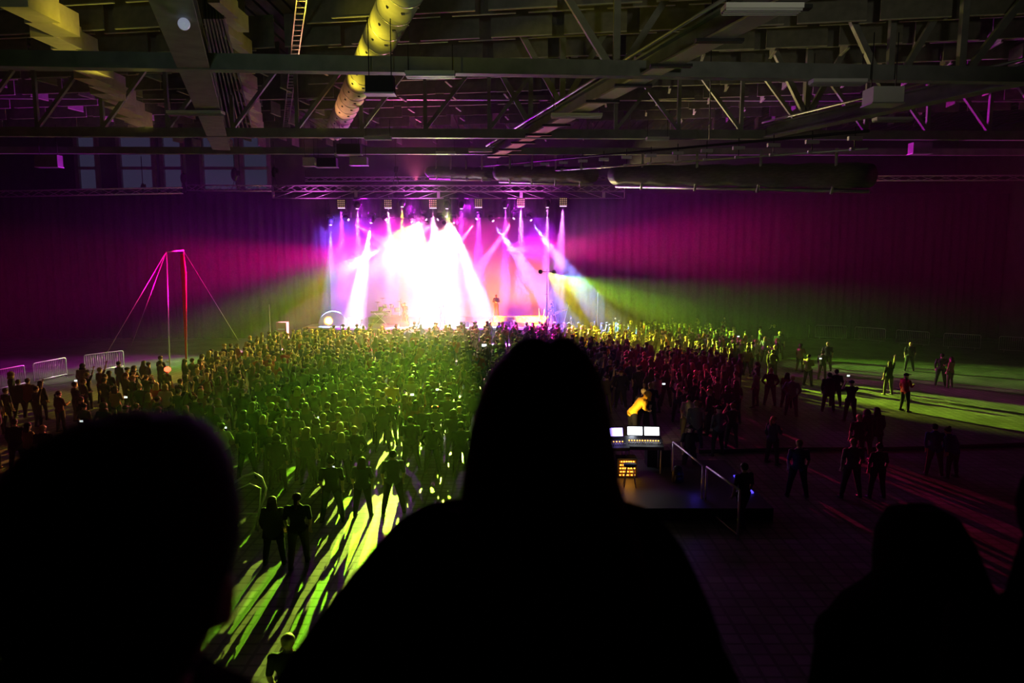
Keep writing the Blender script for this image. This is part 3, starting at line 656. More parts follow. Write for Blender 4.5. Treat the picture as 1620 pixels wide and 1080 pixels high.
p = W(996, 768, z=fz); o = empty('stool', p, 'round stool in front of the amber rack', 'stool')
MB().cyl((0, 0, .6), (0, 0, .66), .19, 20).build('seat', M['black'], o)
for k_ in range(4): MB().tube([(.12 * cos(k_ * pi / 2 + .7), .12 * sin(k_ * pi / 2 + .7), .6), (.24 * cos(k_ * pi / 2 + .7), .24 * sin(k_ * pi / 2 + .7), 0)], .014, 6).build('leg', M['alu'], o)
# handrails
def rail(p0, p1, z, label, base=0):
    a = W(*p0, z=z); b = W(*p1, z=z); o = empty('handrail', ((a.x + b.x) / 2, (a.y + b.y) / 2, base), label, 'handrail', 'handrails beside the sound desk'); c = Vector(o.location)
    MB().tube([a - c, b - c], .028, 8).build('top_rail', M['alu'], o)
    lo = Vector((0, 0, z - base - .12)); MB().tube([a - c - lo, b - c - lo], .02, 8).build('bottom_rail', M['alu'], o)
    for e_ in (a, b): MB().tube([e_ - c, Vector((e_.x, e_.y, base)) - c], .028, 8).build('post', M['alu'], o)
rail((1065, 699), (1112, 736), 1.3, 'grey handrail nearest the mixing desks'); rail((1118, 738), (1170, 775), 1.3, 'grey handrail continuing away from the mixing desks')
# bent hoop by the left head
p = W(392, 845, z=0); o = empty('hoop_frame', p, 'bent tubular hoop frame standing by the floor light patch', 'frame')
def hoop(q, r, nm):
    m_ = MB(); m_.tube([W(x, y, y=p.y) - p for x, y in q], r, 8); m_.build(nm, M['white'], o)
hoop(((363, 845), (365, 768), (385, 753), (402, 748), (414, 755), (421, 772), (418, 788), (411, 803), (408, 840)), .026, 'outer_hoop')
hoop(((368, 845), (372, 775), (395, 765), (412, 772), (411, 800), (404, 838)), .018, 'inner_hoop')
hoop(((362, 815), (386, 812), (408, 812)), .02, 'cross_tube')
p = W(1060, 714, z=0); o = tag(MB().tube([(-4.4, -.4, .06), (-1, -.1, .06), (3, 0, .06), (9, .7, .06)], .07, 8).build('cable_ramp', M['rubber']), 'long black cable ramp lying across the floor right of the handrail', 'cable ramp'); o.location = W(1290, 712, z=0)
for i, (px, py, dx, y_) in enumerate(((1400, 650, 0, 0),)): pass

# ---------------------------------------------------------------- people
def remesh(mb, vox, smooth=2):
    me = mb.mesh('tmp', M['skin']); o = link('tmp', me)
    md = o.modifiers.new('r', 'REMESH'); md.mode = 'VOXEL'; md.voxel_size = vox; md.use_smooth_shade = True
    if smooth: sm = o.modifiers.new('s', 'SMOOTH'); sm.factor = .5; sm.iterations = smooth
    dg = bpy.context.evaluated_depsgraph_get(); me2 = bpy.data.meshes.new_from_object(o.evaluated_get(dg))
    bpy.data.objects.remove(o); bpy.data.meshes.remove(me)
    v = np.empty(len(me2.vertices) * 3); me2.vertices.foreach_get('co', v); v = v.reshape(-1, 3)
    f = [tuple(p.vertices) for p in me2.polygons]; bpy.data.meshes.remove(me2)
    return v, f
def fingers(mb, wrist, d, n, curl=.5, s=1.0, side=1, seg=5, mi=0):
    """five separate fingers rooted in the palm; d along the hand, n palm normal"""
    d = Vector(d).normalized(); n = Vector(n); n = (n - d * n.dot(d)).normalized(); x = d.cross(n) * side
    root = Vector(wrist) + d * .085 * s
    for k, (ox, L) in enumerate(((.030, .072), (.010, .082), (-.010, .076), (-.029, .058))):
        a = root + x * ox * s; pts = [a]; dd = d.copy(); cu = curl * (1 + .12 * k)
        for j in range(3):
            dd = (Matrix.Rotation(-cu * .8 * (1 if side > 0 else 1), 3, d.cross(n)) @ dd); a = a + dd * L * s * (.45, .3, .25)[j]; pts.append(a)
        mb.tube(pts, [.0095 * s, .009 * s, .008 * s, .006 * s], seg, mi)
    a = Vector(wrist) + d * .03 * s + x * .028 * s; b = a + (x * .7 + d * .7 + n * .2).normalized() * .035 * s; c = b + (x * .2 + d + n * .5).normalized() * .03 * s
    mb.tube([a, b, c], [.013 * s, .011 * s, .008 * s], seg, mi)
def figure(pose, vox, sex='m', hair='short', face=True, seg=10):
    """returns verts, faces, tags, extra MB: one continuous body from a posed skeleton (faces +y)"""
    L = []  # (kind, data, tag)
    P = dict(lean=0, stance=.1, la=((-.24, 0, 1.14), (-.22, .08, .9)), ra=((.24, 0, 1.14), (.22, .08, .9)), stride=0, head=0, coat=0)
    P.update(pose); sw = .185 if sex == 'm' else .165; hw = .15 if sex == 'm' else .165
    ln = P['lean']
    def T(v): v = Vector(v); k = max(0, v.z - .95); return Vector((v.x, v.y + k * sin(ln), .95 + (v.z - .95) * (cos(ln) if v.z > .95 else 1)))
    B = MB()
    tors = [(.90, hw * .98, .115), (.98, hw, .118), (1.08, hw * .86, .10), (1.2, hw * .95, .112), (1.32, sw * .98, .12), (1.40, sw * .95, .11), (1.455, sw * .62, .085), (1.49, .075, .065), (1.52, .052, .055), (1.58, .05, .055)]
    B.tube([T((0, -.01 if z > 1.3 else 0, z)) for z, a, b in tors], [(a, b) for z, a, b in tors], 16, flat=1)
    segs = [(T((0, 0, .97)), T((0, 0, 1.42)), .17, 'shirt'), (T((0, 0, 1.5)), T((0, 0, 1.7)), .09, 'skin')]
    hc = T((0, .015, 1.635))
    B.ball(hc + Vector((0, -.008, .015)), (.076, .095, .098), 14, 12); B.ball(hc + Vector((0, .03, -.045)), (.055, .06, .07), 12, 10)
    B.ball(hc + Vector((0, .095, -.02)), (.014, .02, .026), 8, 6); B.ball(hc + Vector((0, .085, -.095)), (.025, .02, .02), 8, 6)
    for s in (-1, 1): B.ball(hc + Vector((s * .078, 0, -.015)), (.012, .022, .032), 8, 6)
    ex = MB()
    if face:
        for s in (-1, 1): ex.ball(hc + Vector((s * .032, .083, .012)), (.014, .01, .009), 8, 6, 1)
        ex.ball(hc + Vector((0, .09, -.066)), (.026, .01, .008), 8, 6, 2)
    for s, arm in ((-1, P['la']), (1, P['ra'])):
        sh = T((s * sw, -.005, 1.41)); el = T(arm[0]); wr = T(arm[1]); dr = (wr - el).normalized()
        B.ball(sh, (.065, .06, .062), 12, 8)
        B.tube([sh, sh.lerp(el, .4), el, el.lerp(wr, .35), wr, wr + dr * .03], [.055, .05, .041, .042, .028, .026], 12)
        n_ = Vector((-s, 0, 0)) if abs(dr.z) > .5 else Vector((0, 0, -1))
        xx = dr.cross((n_ - dr * n_.dot(dr)).normalized())
        B.tube([wr, wr + dr * .03, wr + dr * .07, wr + dr * .1], [.026, .035, .038, .03], 10)
        segs += [(sh, sh.lerp(el, .75), .06, 'shirt'), (sh.lerp(el, .9), wr + dr * .1, .03, 'shirt' if P.get('sleeve', 0) else 'skin'), (wr + dr * .02, wr + dr * .1, .05, 'skin')]
        fingers(ex, wr, dr, n_, P.get('curl', .45), 1, s, 5)
    for s in (-1, 1):
        hp_ = Vector((s * .095, 0, .92)); fo = s * P['stride']; an = Vector((s * (.09 + P['stance']), fo, .09)); kn = hp_.lerp(an, .52) + Vector((0, .025, 0))
        B.tube([hp_ + Vector((0, 0, .04)), hp_.lerp(kn, .4), kn, kn.lerp(an, .35), an, an - Vector((0, 0, .03))], [.1, .085, .062, .06, .042, .045], 12)
        B.tube([an + Vector((0, -.06, -.045)), an + Vector((0, .04, -.05)), an + Vector((0, .13, -.062)), an + Vector((0, .19, -.068))], [(.04, .04), (.046, .04), (.048, .028), (.03, .018)], 10, flat=1)
        segs += [(hp_, kn, .08, 'trousers'), (kn, an, .05, 'trousers'), (an + Vector((0, -.05, -.05)), an + Vector((0, .19, -.06)), .045, 'shoe')]
    if P['coat']:
        B.tube([T((0, -.01, z)) for z in (1.35, 1.1, .85, P['coat'])], [(sw * .9, .11), (hw * 1.02, .13), (hw * 1.25, .16), (hw * 1.35, .17)], 16, flat=1)
    v, f = remesh(B, vox)
    H = MB(); z0 = hc.z
    if hair == 'short': H.ball(hc + Vector((0, -.016, .035)), (.086, .1, .092), 14, 10); H.ball(hc + Vector((0, -.045, -.005)), (.078, .065, .075), 12, 8)
    elif hair == 'cap': H.ball(hc + Vector((0, -.01, .045)), (.09, .105, .08), 14, 10); H.box(hc + Vector((0, .13, .05)), (.13, .1, .012))
    elif hair == 'bun': H.ball(hc + Vector((0, -.014, .03)), (.088, .102, .096), 14, 10); H.ball(hc + Vector((0, -.06, .13)), .045, 10, 8)
    elif hair == 'pony': H.ball(hc + Vector((0, -.014, .03)), (.088, .102, .096), 14, 10); H.tube([hc + Vector((0, -.1, .04)), hc + Vector((0, -.15, -.02)), hc + Vector((0, -.14, -.14)), hc + Vector((0, -.12, -.24))], [.025, .035, .03, .012], 8)
    elif hair == 'hood': H.ball(hc + Vector((0, -.02, .02)), (.105, .12, .125), 14, 10); H.tube([hc + Vector((0, -.03, -.05)), hc + Vector((0, -.04, -.16))], [(.1, .1), (.13, .11)], 12, flat=1)
    else:
        H.ball(hc + Vector((0, -.014, .03)), (.092, .106, .098), 14, 10)
        H.tube([hc + Vector((0, -.03, .06)), hc + Vector((0, -.045, -.05)), hc + Vector((0, -.075, -.16)), hc + Vector((0, -.1, -.3)), hc + Vector((0, -.11, -.38))], [(.088, .07), (.1, .07), (.115, .05), (.1, .035), (.05, .02)], 14, flat=1)
    # tag every face by its nearest bone
    cen = np.array([np.mean(v[list(q)], axis=0) for q in f]); best = np.full(len(f), 1e9); tg = np.zeros(len(f), int); names_ = ['skin', 'shirt', 'trousers', 'shoe']
    for a, b, r, t in segs:
        a = np.array(a); b = np.array(b); ab = b - a; u = np.clip(((cen - a) @ ab) / (ab @ ab), 0, 1); dd = np.linalg.norm(cen - a - u[:, None] * ab, axis=1) - r
        m_ = dd < best; best[m_] = dd[m_]; tg[m_] = names_.index(t)
    tg[(cen[:, 2] > 1.5) & (tg == 1) & (np.abs(cen[:, 0]) < .09)] = 0
    return v, f, tg, ex, H
M['shoe'] = mat('shoe', (.03, .03, .03), .5); M['lip'] = mat('lip', (.4, .12, .1), .5)
def person_mesh(pose, vox, sex, hair, face=False):
    """one mesh with material slots, for figures a few pixels high"""
    v, f, tg, ex, H = figure(pose, vox, sex, hair, face)
    mb = MB(); mb.v = [tuple(q) for q in v]; mb.f = list(f); mb.m = [int(t) for t in tg]; mb.sm = [True] * len(f)
    mb.add(H.v, H.f, 4, True); 
    k0 = len(mb.f); mb.add(ex.v, ex.f, 0, True)
    return mb
def person_parts(pose, vox, sex, hair, shirt=None, trousers=None, hairm=None, name='person'):
    """body as one continuous mesh, hair and clothes as children"""
    v, f, tg, ex, H = figure(pose, vox, sex, hair, True)
    root = bpy.data.objects.new('person', None); COL.objects.link(root)
    mb = MB(); mb.v = [tuple(q) for q in v]; mb.f = list(f); mb.m = [0] * len(f); mb.sm = [True] * len(f)
    mb.add(ex.v, ex.f, 0, True)
    for i, mi in enumerate(ex.m): mb.m[len(f) + i] = mi
    mb.build('body', [M['skin'], M['eye'], M['lip']], root)
    nrm = np.zeros_like(v)
    for q in f:
        n_ = np.cross(v[q[1]] - v[q[0]], v[q[2]] - v[q[0]])
        for i in q: nrm[i] += n_
    cen_x = [np.mean(v[list(q), 0]) for q in f]
    nrm /= np.linalg.norm(nrm, axis=1)[:, None] + 1e-12
    for ti, nm, m_, off in ((1, 'shirt', shirt or M['shirt'], .010), (2, 'trousers', trousers or M['trousers'], .010), (3, 'shoes', M['shoe'], .006)):
        idx = [i for i in range(len(f)) if tg[i] == ti]
        if not idx: continue
        if nm == 'shoes':
            for sg in (-1, 1):
                ix = [i for i in idx if cen_x[i] * sg > 0]
                if not ix: continue
                us = sorted({j for i in ix for j in f[i]}); mq = {j: k_ for k_, j in enumerate(us)}
                g = MB(); g.add([v[j] + nrm[j] * off for j in us], [tuple(mq[j] for j in f[i]) for i in ix], 0, True); g.build('shoe', m_, root)
            continue
        used = sorted({j for i in idx for j in f[i]}); mp = {j: k_ for k_, j in enumerate(used)}
        g = MB(); g.add([v[j] + nrm[j] * off for j in used], [tuple(mp[j] for j in f[i]) for i in idx], 0, True); g.build(nm, m_, root)
    H.build('hair' if hair not in ('cap', 'hood') else hair, hairm or (M['shirt'] if hair in ('cap', 'hood') else M['hair']), root)
    return root
POSES = {
 'rest': {}, 'legs': dict(stance=.14),
 'fold': dict(la=((-.26, .03, 1.17), (-.02, .2, 1.16)), ra=((.26, .03, 1.17), (.02, .22, 1.12)), sleeve=1),
 'pocket': dict(la=((-.3, -.04, 1.15), (-.2, .08, .97)), ra=((.3, -.04, 1.15), (.2, .08, .97)), sleeve=1),
 'phone': dict(la=((-.27, .16, 1.28), (-.08, .3, 1.56)), ra=((.27, .16, 1.28), (.08, .3, 1.56)), curl=1.0),
 'up': dict(ra=((.27, .05, 1.66), (.3, .1, 1.93)), sleeve=0),
 'both': dict(ra=((.3, .05, 1.6), (.25, .1, 1.88)), la=((-.3, .05, 1.6), (-.27, .1, 1.88))),
 'walk': dict(stride=.2, stance=.03), 'lean': dict(lean=.35, sleeve=1), 'coat': dict(coat=.72, sleeve=1),
 'look': dict(ra=((.25, .05, 1.16), (.08, .3, 1.2)), curl=1.0, sleeve=1),
}
CROWD = [('rest', 'm', 'short'), ('fold', 'm', 'short'), ('pocket', 'm', 'cap'), ('rest', 'f', 'long'), ('look', 'f', 'long'), ('legs', 'm', 'short'), ('fold', 'f', 'pony'), ('coat', 'f', 'long'), ('phone', 'm', 'short'), ('up', 'm', 'short'), ('pocket', 'm', 'hood'), ('rest', 'f', 'bun'), ('both', 'f', 'long')]
CM = [M['skin'], M['shirt'], M['trousers'], M['shoe'], M['hair']]
crowd_me = []
for pz, sx, hr in CROWD: crowd_me.append(person_mesh(POSES[pz], .034, sx, hr).mesh('person', CM))
low = []
for pz, sx, hr in CROWD[:10]:
    g = person_mesh(POSES[pz], .06, sx, hr); low.append((np.array(g.v), g.f, np.array(g.m)))
# hand-placed figures: head pixel, pose, sex, hair, turn in degrees, height, label, shirt colour
NEAR = [
 (523, 723, 'legs', 'm', 'bun', 0, 1.8, 'person in black with hair in two tufts, standing left of the bright floor streaks', None),
 (572, 723, 'rest', 'f', 'long', 5, 1.68, 'dark long-haired person standing over the narrow bright floor streak', None),
 (621, 712, 'legs', 'm', 'short', -5, 1.8, 'man in grey shirt, legs apart, right of the crossing white floor streaks', (.12, .13, .13)),
 (560, 674, 'pocket', 'm', 'short', 0, 1.8, 'broad man in dark shirt standing beside the blonde head', None),
 (540, 684, 'rest', 'f', 'long', 0, 1.65, 'blonde long-haired person beside the broad man in dark shirt', None),
 (538, 668, 'rest', 'f', 'long', 0, 1.7, 'fair-haired person just behind the blonde one', None),
 (517, 673, 'rest', 'm', 'short', 0, 1.7, 'person in dark top behind and left of the blonde head', None),
 (649, 659, 'legs', 'm', 'short', 0, 1.82, 'tall man in black tee with arms at his sides, left of the ponytail person', (.01, .01, .01)),
 (683, 668, 'pocket', 'f', 'pony', 0, 1.72, 'person with tied hair and elbows out, beside the tall man in black tee', None),
 (727, 643, 'pocket', 'm', 'short', 10, 1.78, 'man with green rim-lit shoulders next to the long-haired silhouette', None),
 (605, 620, 'legs', 'm', 'short', 0, 1.82, 'man in pale tee with dark print on its back', (.5, .42, .33)),
 (619, 603, 'rest', 'm', 'short', 0, 1.85, 'person in orange-yellow shirt behind the pale tee', (.9, .5, .06)),
 (581, 631, 'rest', 'm', 'short', 0, 1.75, 'dark-shirted man left of the pale tee', None),
 (544, 632, 'pocket', 'm', 'short', 0, 1.75, 'man in dark shirt standing alone left of centre', None),
 (598, 616, 'rest', 'f', 'long', 0, 1.68, 'fair-haired woman half hidden by the man in pale tee', None),
 (640, 624, 'phone', 'f', 'long', 0, 1.7, 'person holding up a phone with both hands right of the pale tee', None),
 (667, 642, 'fold', 'm', 'short', 0, 1.75, 'man in dark top between the raised phone and the red headlamp', None),
 (688, 641, 'fold', 'm', 'cap', 0, 1.75, 'person wearing a glowing red band on the head', None),
 (558, 616, 'rest', 'f', 'long', 0, 1.7, 'long-haired woman rim-lit yellow, behind the man standing alone', None),
 (573, 612, 'rest', 'm', 'short', 0, 1.75, 'man beside the yellow rim-lit long hair', None),
 (540, 606, 'rest', 'm', 'short', 0, 1.75, 'man left of the yellow rim-lit long hair', None),
 (513, 607, 'rest', 'f', 'bun', 0, 1.7, 'person with a small bun left of centre in the crowd', None),
 (494, 600, 'fold', 'm', 'short', 0, 1.82, 'large dark figure left of the bun-haired person', None),
 (478, 630, 'rest', 'f', 'long', 0, 1.65, 'woman with curly reddish rim-lit hair standing in the dark gap', None),
 (449, 648, 'look', 'm', 'short', 0, 1.75, 'man in black on the left fringe, looking at his hand', None),
 (427, 677, 'rest', 'm', 'short', 0, 1.75, 'slim dark man on the left fringe next to the blonde curls', None),
 (416, 656, 'rest', 'f', 'long', 0, 1.68, 'blonde curly-haired person on the left fringe', None),
 (388, 670, 'legs', 'm', 'short', 0, 1.8, 'broad man with green rim on his shirt, above the hoop frame', None),
 (351, 669, 'look', 'f', 'short', 0, 1.7, 'person looking at a lit phone just right of the large dark head', None),
 (437, 687, 'coat', 'm', 'hood', 0, 1.75, 'hooded person on the left fringe below the slim dark man', None),
 (430, 785, 'coat', 'f', 'long', 0, 1.65, 'long-haired figure in a long coat standing at the edge of the striped light', None),
 (469, 780, 'walk', 'm', 'pony', 0, 1.75, 'man with tied hair walking over the green-lit floor', None),
 (455, 1003, 'rest', 'm', 'short', 0, 1.75, 'dark head just above the sloping shoulder of the long-haired silhouette', None),
 (983, 585, 'pocket', 'm', 'cap', 0, 1.8, 'dark-jacketed man behind the sound desk technician', None),
 (1018, 629, 'rest', 'm', 'short', 0, 1.75, 'technician in black beside the yellow jacket at the sound desk', None),
 (1029, 619, 'rest', 'm', 'short', 0, 1.75, 'second technician in black behind the sound desk', None),
 (1055, 586, 'phone', 'f', 'long', 20, 1.7, 'person holding up a lit phone right of the sound desk', None),
 (1092, 591, 'fold', 'f', 'long', 20, 1.7, 'woman with green-edged hair next to the salmon shirt', None),
 (1101, 585, 'rest', 'm', 'short', -20, 1.78, 'person in salmon shirt right of the sound desk', (.6, .25, .15)),
 (1074, 607, 'both', 'f', 'long', 10, 1.65, 'person with reddish hair raising both arms', None),
 (1090, 625, 'rest', 'f', 'short', 20, 1.68, 'curly-haired person with lit profile near the handrail', None),
 (1102, 633, 'coat', 'm', 'short', 0, 1.8, 'large dark figure standing next to the handrail', None),
 (1123, 615, 'look', 'm', 'short', -60, 1.82, 'man in dark coat turned sideways reading his phone, green-lit', None),
 (1092, 672, 'rest', 'f', 'short', 180, 1.65, 'pink-lit person facing the balcony by the handrail', None),
 (1220, 582, 'pocket', 'm', 'short', 30, 1.78, 'dark-haired man in black tee on the sparse right side', None),
 (1246, 589, 'rest', 'f', 'long', 40, 1.66, 'red-tinted woman between two dark men on the right', (.25, .05, .04)),
 (1254, 594, 'pocket', 'm', 'short', 40, 1.8, 'tall dark man beside the red-tinted woman', None),
 (1267, 543, 'look', 'f', 'long', 60, 1.7, 'slim woman lit yellow and red near the barriers', (.3, .2, .1)),
 (1280, 560, 'fold', 'm', 'short', 60, 1.72, 'person lit yellow-green just right of the slim woman', (.3, .25, .1)),
 (1234, 524, 'rest', 'm', 'short', 30, 1.85, 'tall red-edged figure in front of the barriers', None),
 (1225, 513, 'phone', 'm', 'short', 0, 1.7, 'man with lit phone next to the tall red-edged figure', None),
 (1211, 532, 'fold', 'f', 'long', 40, 1.7, 'yellow-lit woman of the cluster near the barriers', None),
 (1223, 553, 'look', 'm', 'short', 40, 1.75, 'yellow-lit man in front of the cluster near the barriers', None),
 (1196, 537, 'rest', 'm', 'short', 50, 1.75, 'man lit bright yellow-green standing apart left of the cluster', None),
 (1183, 549, 'fold', 'f', 'pony', 50, 1.68, 'woman with arms folded, lit yellow, left of the cluster', None),
 (1173, 537, 'rest', 'm', 'short', 50, 1.75, 'man with yellow-lit profile behind the woman with folded arms', None),
 (1151, 528, 'up', 'm', 'short', 30, 1.7, 'person with one arm raised at the right fringe of the crowd', None),
 (1154, 542, 'fold', 'f', 'long', 50, 1.7, 'bright yellow-lit person at the right fringe of the crowd', None),
 (1120, 529, 'fold', 'm', 'short', 40, 1.75, 'yellow-lit man with bent arm inside the right fringe', None),
 (1106, 527, 'rest', 'f', 'long', 30, 1.72, 'yellow-lit long-haired person inside the right fringe', None),
 (1224, 658, 'look', 'f', 'pony', 60, 1.66, 'woman in dark dress with lit hair and bare legs, right of the handrail', None),
 (1265, 695, 'legs', 'm', 'short', 10, 1.75, 'man in grey-blue tee standing alone on the dark right floor', (.06, .09, .14)),
 (1351, 693, 'legs', 'm', 'short', 0, 1.8, 'broad man in black standing on the dark right floor', None),
 (1392, 701, 'rest', 'f', 'bun', 0, 1.66, 'shorter woman beside the broad man on the dark right floor', None),
 (1178, 732, 'walk', 'm', 'short', -20, 1.72, 'dark figure walking beyond the end of the handrail', None),
 (1483, 671, 'lean', 'm', 'short', 20, 1.7, 'person in blue top leaning on the far right floor', (.03, .05, .3)),
 (1512, 676, 'lean', 'f', 'bun', -20, 1.66, 'second person in blue top beside the leaning one', (.03, .05, .3)),
 (1313, 589, 'coat', 'm', 'short', 20, 1.8, 'left one of a pair in dark coats on the streaked floor', None),
 (1324, 584, 'rest', 'f', 'short', 20, 1.75, 'right one of a pair in dark coats on the streaked floor', None),
 (1348, 601, 'phone', 'm', 'cap', 0, 1.78, 'bulky person lifting a phone on the streaked floor', None),
 (1408, 571, 'up', 'f', 'long', -10, 1.72, 'person with one arm raised high on the streaked floor', None),
 (1434, 590, 'look', 'm', 'cap', 80, 1.75, 'person in red jacket reading a pale sheet', (.45, .02, .05)),
 (1441, 541, 'rest', 'm', 'short', 20, 1.75, 'faint figure standing by the right barriers', None),
 (1491, 559, 'look', 'm', 'short', 30, 1.75, 'faint man at the far right looking down', None),
 (1506, 564, 'look', 'f', 'long', -30, 1.66, 'faint woman with phone beside the man at the far right', None),
 (1310, 541, 'rest', 'm', 'short', 30, 1.75, 'taller yellow-edged figure right of the slim lit woman', None),
 (1302, 554, 'look', 'f', 'short', 60, 1.68, 'person with a bright phone at chest near the right barriers', None),
 (1372, 648, 'coat', 'm', 'hood', 0, 1.8, 'hooded figure in a dark group on the right floor', None),
 (1388, 644, 'coat', 'f', 'long', 10, 1.72, 'long-haired figure in a dark group on the right floor', None),
 (1360, 655, 'rest', 'm', 'short', 0, 1.7, 'shorter figure in a dark group on the right floor', None),
 (43, 598, 'coat', 'm', 'short', 0, 1.75, 'red-edged figure standing at the far left', None),
 (28, 600, 'coat', 'f', 'short', 0, 1.7, 'dim figure beside the red-edged one at the far left', None),
 (22, 662, 'coat', 'm', 'short', 0, 1.75, 'dim figure at the left edge, left of the large dark head', None),
 (43, 668, 'look', 'f', 'long', 30, 1.68, 'yellow-edged person with a small light, left of the large dark head', None),
 (67, 672, 'rest', 'm', 'short', 0, 1.75, 'dark figure touching the large dark head on its left', None),
 (92, 618, 'look', 'f', 'pony', 30, 1.7, 'green-edged person bending over a phone at the left', None),
 (130, 575, 'coat', 'm', 'hood', 0, 1.8, 'hooded dark figure at the left of the crowd', None),
 (182, 610, 'look', 'f', 'long', 20, 1.7, 'yellow rim-lit woman holding a bright phone at the left', None),
 (220, 607, 'fold', 'm', 'bun', 0, 1.75, 'yellow rim-lit person next to the woman with the bright phone', None),
 (247, 605, 'rest', 'f', 'long', 0, 1.68, 'person with bright blond crown and red coat edge at the left', (.3, .03, .03)),
 (308, 625, 'coat', 'm', 'short', 10, 1.72, 'dark figure with a green shoulder line above the large dark head', None),
 (293, 610, 'look', 'f', 'short', 20, 1.7, 'red-edged profile above the large dark head', None),
]
cache = {}; shirtm = {}
placed = []
for (px, py, pz, sx, hr, rz, h, lb, colr) in NEAR:
    key = (pz, sx, hr)
    if key not in cache: src = cache[key] = person_parts(POSES[pz], .024, sx, hr); o = src
    else: o = copy_tree(cache[key])
    p = W(px, py, z=h); s = h / 1.755; o.location = (p.x, p.y, 0 if not (1005 < px < 1035 and 610 < py < 635) else fz); o.scale = (s * 1.2, s * 1.12, s); o.rotation_euler = (0, 0, radians(-rz) + radians(4) + atan2(-(p.x + 5.7), 58 - p.y) * -1 * 0 )
    tag(o, lb, 'person', 'people standing apart or at the edge of the crowd'); placed.append((p.x, p.y))
    for ch in o.children:
        nm = ch.name.split('.')[0]
        if colr and nm == 'shirt':
            if colr not in shirtm: shirtm[colr] = mat('coloured_shirt', colr, .85)
            ch.data = ch.data.copy() if ch.data.users > 1 else ch.data; ch.data.materials[0] = shirtm[colr]
        if nm == 'hair' and ('blond' in lb or 'fair-haired' in lb):
            ch.data = ch.data.copy(); ch.data.materials[0] = M.setdefault('blond', mat('blond_hair', (.6, .45, .2), .5))
for px, y_s, z_s, pz, sx, hr, lb in ((785, 60.4, SZ + .6, 'fold', 'm', 'short', 'musician standing on the lit riser at the right of the stage'), (640, 59.6, SZ, 'up', 'm', 'short', 'musician at the front of the drum kit inside the glow'), (700, 58.2, SZ, 'both', 'f', 'long', 'singer inside the white burst in the middle of the stage'), (872, 58.6, SZ, 'look', 'm', 'short', 'musician behind the percussion rack at the right stage end')):
    key = (pz, sx, hr)
    o = copy_tree(cache[key]) if key in cache else person_parts(POSES[pz], .024, sx, hr)
    o.location = (W(px, 480, y=y_s).x, y_s, z_s); o.scale = (1, 1, 1); o.rotation_euler = (0, 0, pi); tag(o, lb, 'person', 'musicians on the stage')
# technician in the yellow jacket, bending over
o = person_parts(dict(lean=.75, sleeve=1, la=((-.25, .1, 1.15), (-.2, .3, 1.05)), ra=((.25, .1, 1.15), (.2, .3, 1.05))), .024, 'm', 'hood', M['hivis'])
p = W(1000, 655, z=1.35); o.location = (p.x, p.y, fz); o.rotation_euler = (0, 0, radians(-75)); o.scale = (1.35, 1.3, 1.15); tag(o, 'technician in bright orange-yellow jacket bending behind the mixing desks', 'person')
for ch in o.children:
    if ch.name.startswith('hood'): ch.data.materials[0] = M['hivis']
l = bpy.data.lights.new('desk_lamp', 'SPOT'); q = bpy.data.objects.new('work_lamp', l); COL.objects.link(q); q.location = (p.x - .4, p.y - 1.1, fz + 1.5); q.rotation_euler = (Vector((p.x, p.y + .2, fz + 1.1)) - q.location).to_track_quat('-Z', 'Y').to_euler(); l.energy = 160; l.color = (1, .65, .2); l.spot_size = radians(60); l.shadow_soft_size = .06
placed.append((p.x, p.y))
# the packed crowd
def inside(px, py, poly):
    c = False; n_ = len(poly)
    for i in range(n_):
        x0, y0 = poly[i]; x1, y1 = poly[(i + 1) % n_]
        if (y0 > py) != (y1 > py) and px < (x1 - x0) * (py - y0) / (y1 - y0) + x0: c = not c
    return c
DENSE = [(375, 540), (430, 522), (520, 515), (930, 506), (1060, 503), (1160, 512), (1178, 560), (1160, 640), (1075, 640), (1060, 600), (985, 590), (950, 640), (860, 690), (745, 700), (700, 640), (640, 640), (600, 650), (480, 690), (400, 690), (330, 655), (280, 600), (300, 560)]
MED = [(120, 585), (300, 555), (420, 560), (345, 665), (250, 655), (110, 650)]
SPARSE = [(-30, 590), (130, 575), (130, 700), (-30, 700)]
SPR = [(1170, 515), (1240, 520), (1235, 560), (1180, 660), (1130, 650)]
cand = []
y_ = 20.0
while y_ < 56.3:
    x_ = -36.0
    while x_ < 30:
        x = x_ + rng.uniform(-.3, .3); y = y_ + rng.uniform(-.3, .3); x_ += .98
        iv = in_view(Vector((x, y, 1.72)))
        if not iv: continue
        a, b = iv; pr = .97 if inside(a, b, DENSE) else (.55 if inside(a, b, MED) else (.22 if inside(a, b, SPARSE) else (.3 if inside(a, b, SPR) else 0)))
        if y > 50: pr *= 1
        if rng.random() > pr: continue
        if any((x - u) ** 2 + (y - w_) ** 2 < .5 for u, w_ in placed): continue
        if 960 < a < 1060 and b > 600: continue
        if 735 < a < 965 and b > 640: continue
        cand.append((x, y, a, b))
    y_ += .95
cand.sort(key=lambda q: q[1])
NI = 300 - len(NEAR) - 5
def zone(a, b):
    if a < 300: return 'person in the dim thin crowd near the goalpost frame', 'people in the thin left crowd'
    if a < 480: return 'person packed in the left part of the crowd', 'people in the left part of the crowd'
    if a < 600: return 'person packed in the crowd left of the burst', 'people left of the burst'
    if a < 760: return 'person packed in the crowd below the burst', 'people below the burst'
    if a < 980: return 'person packed in the crowd beside the silhouette', 'people beside the long-haired silhouette'
    return 'person in the yellow-lit right part of the crowd', 'people in the right part of the crowd'
DESC = ['short-haired person', 'short-haired person with arms folded', 'person in a cap', 'long-haired person', 'long-haired person with a bent arm', 'wide-legged person', 'person with arms folded and ponytail', 'long-haired person in a coat', 'person with hands at the face', 'person with one arm raised', 'hooded person', 'person with hair in a bun', 'long-haired person with both arms raised']
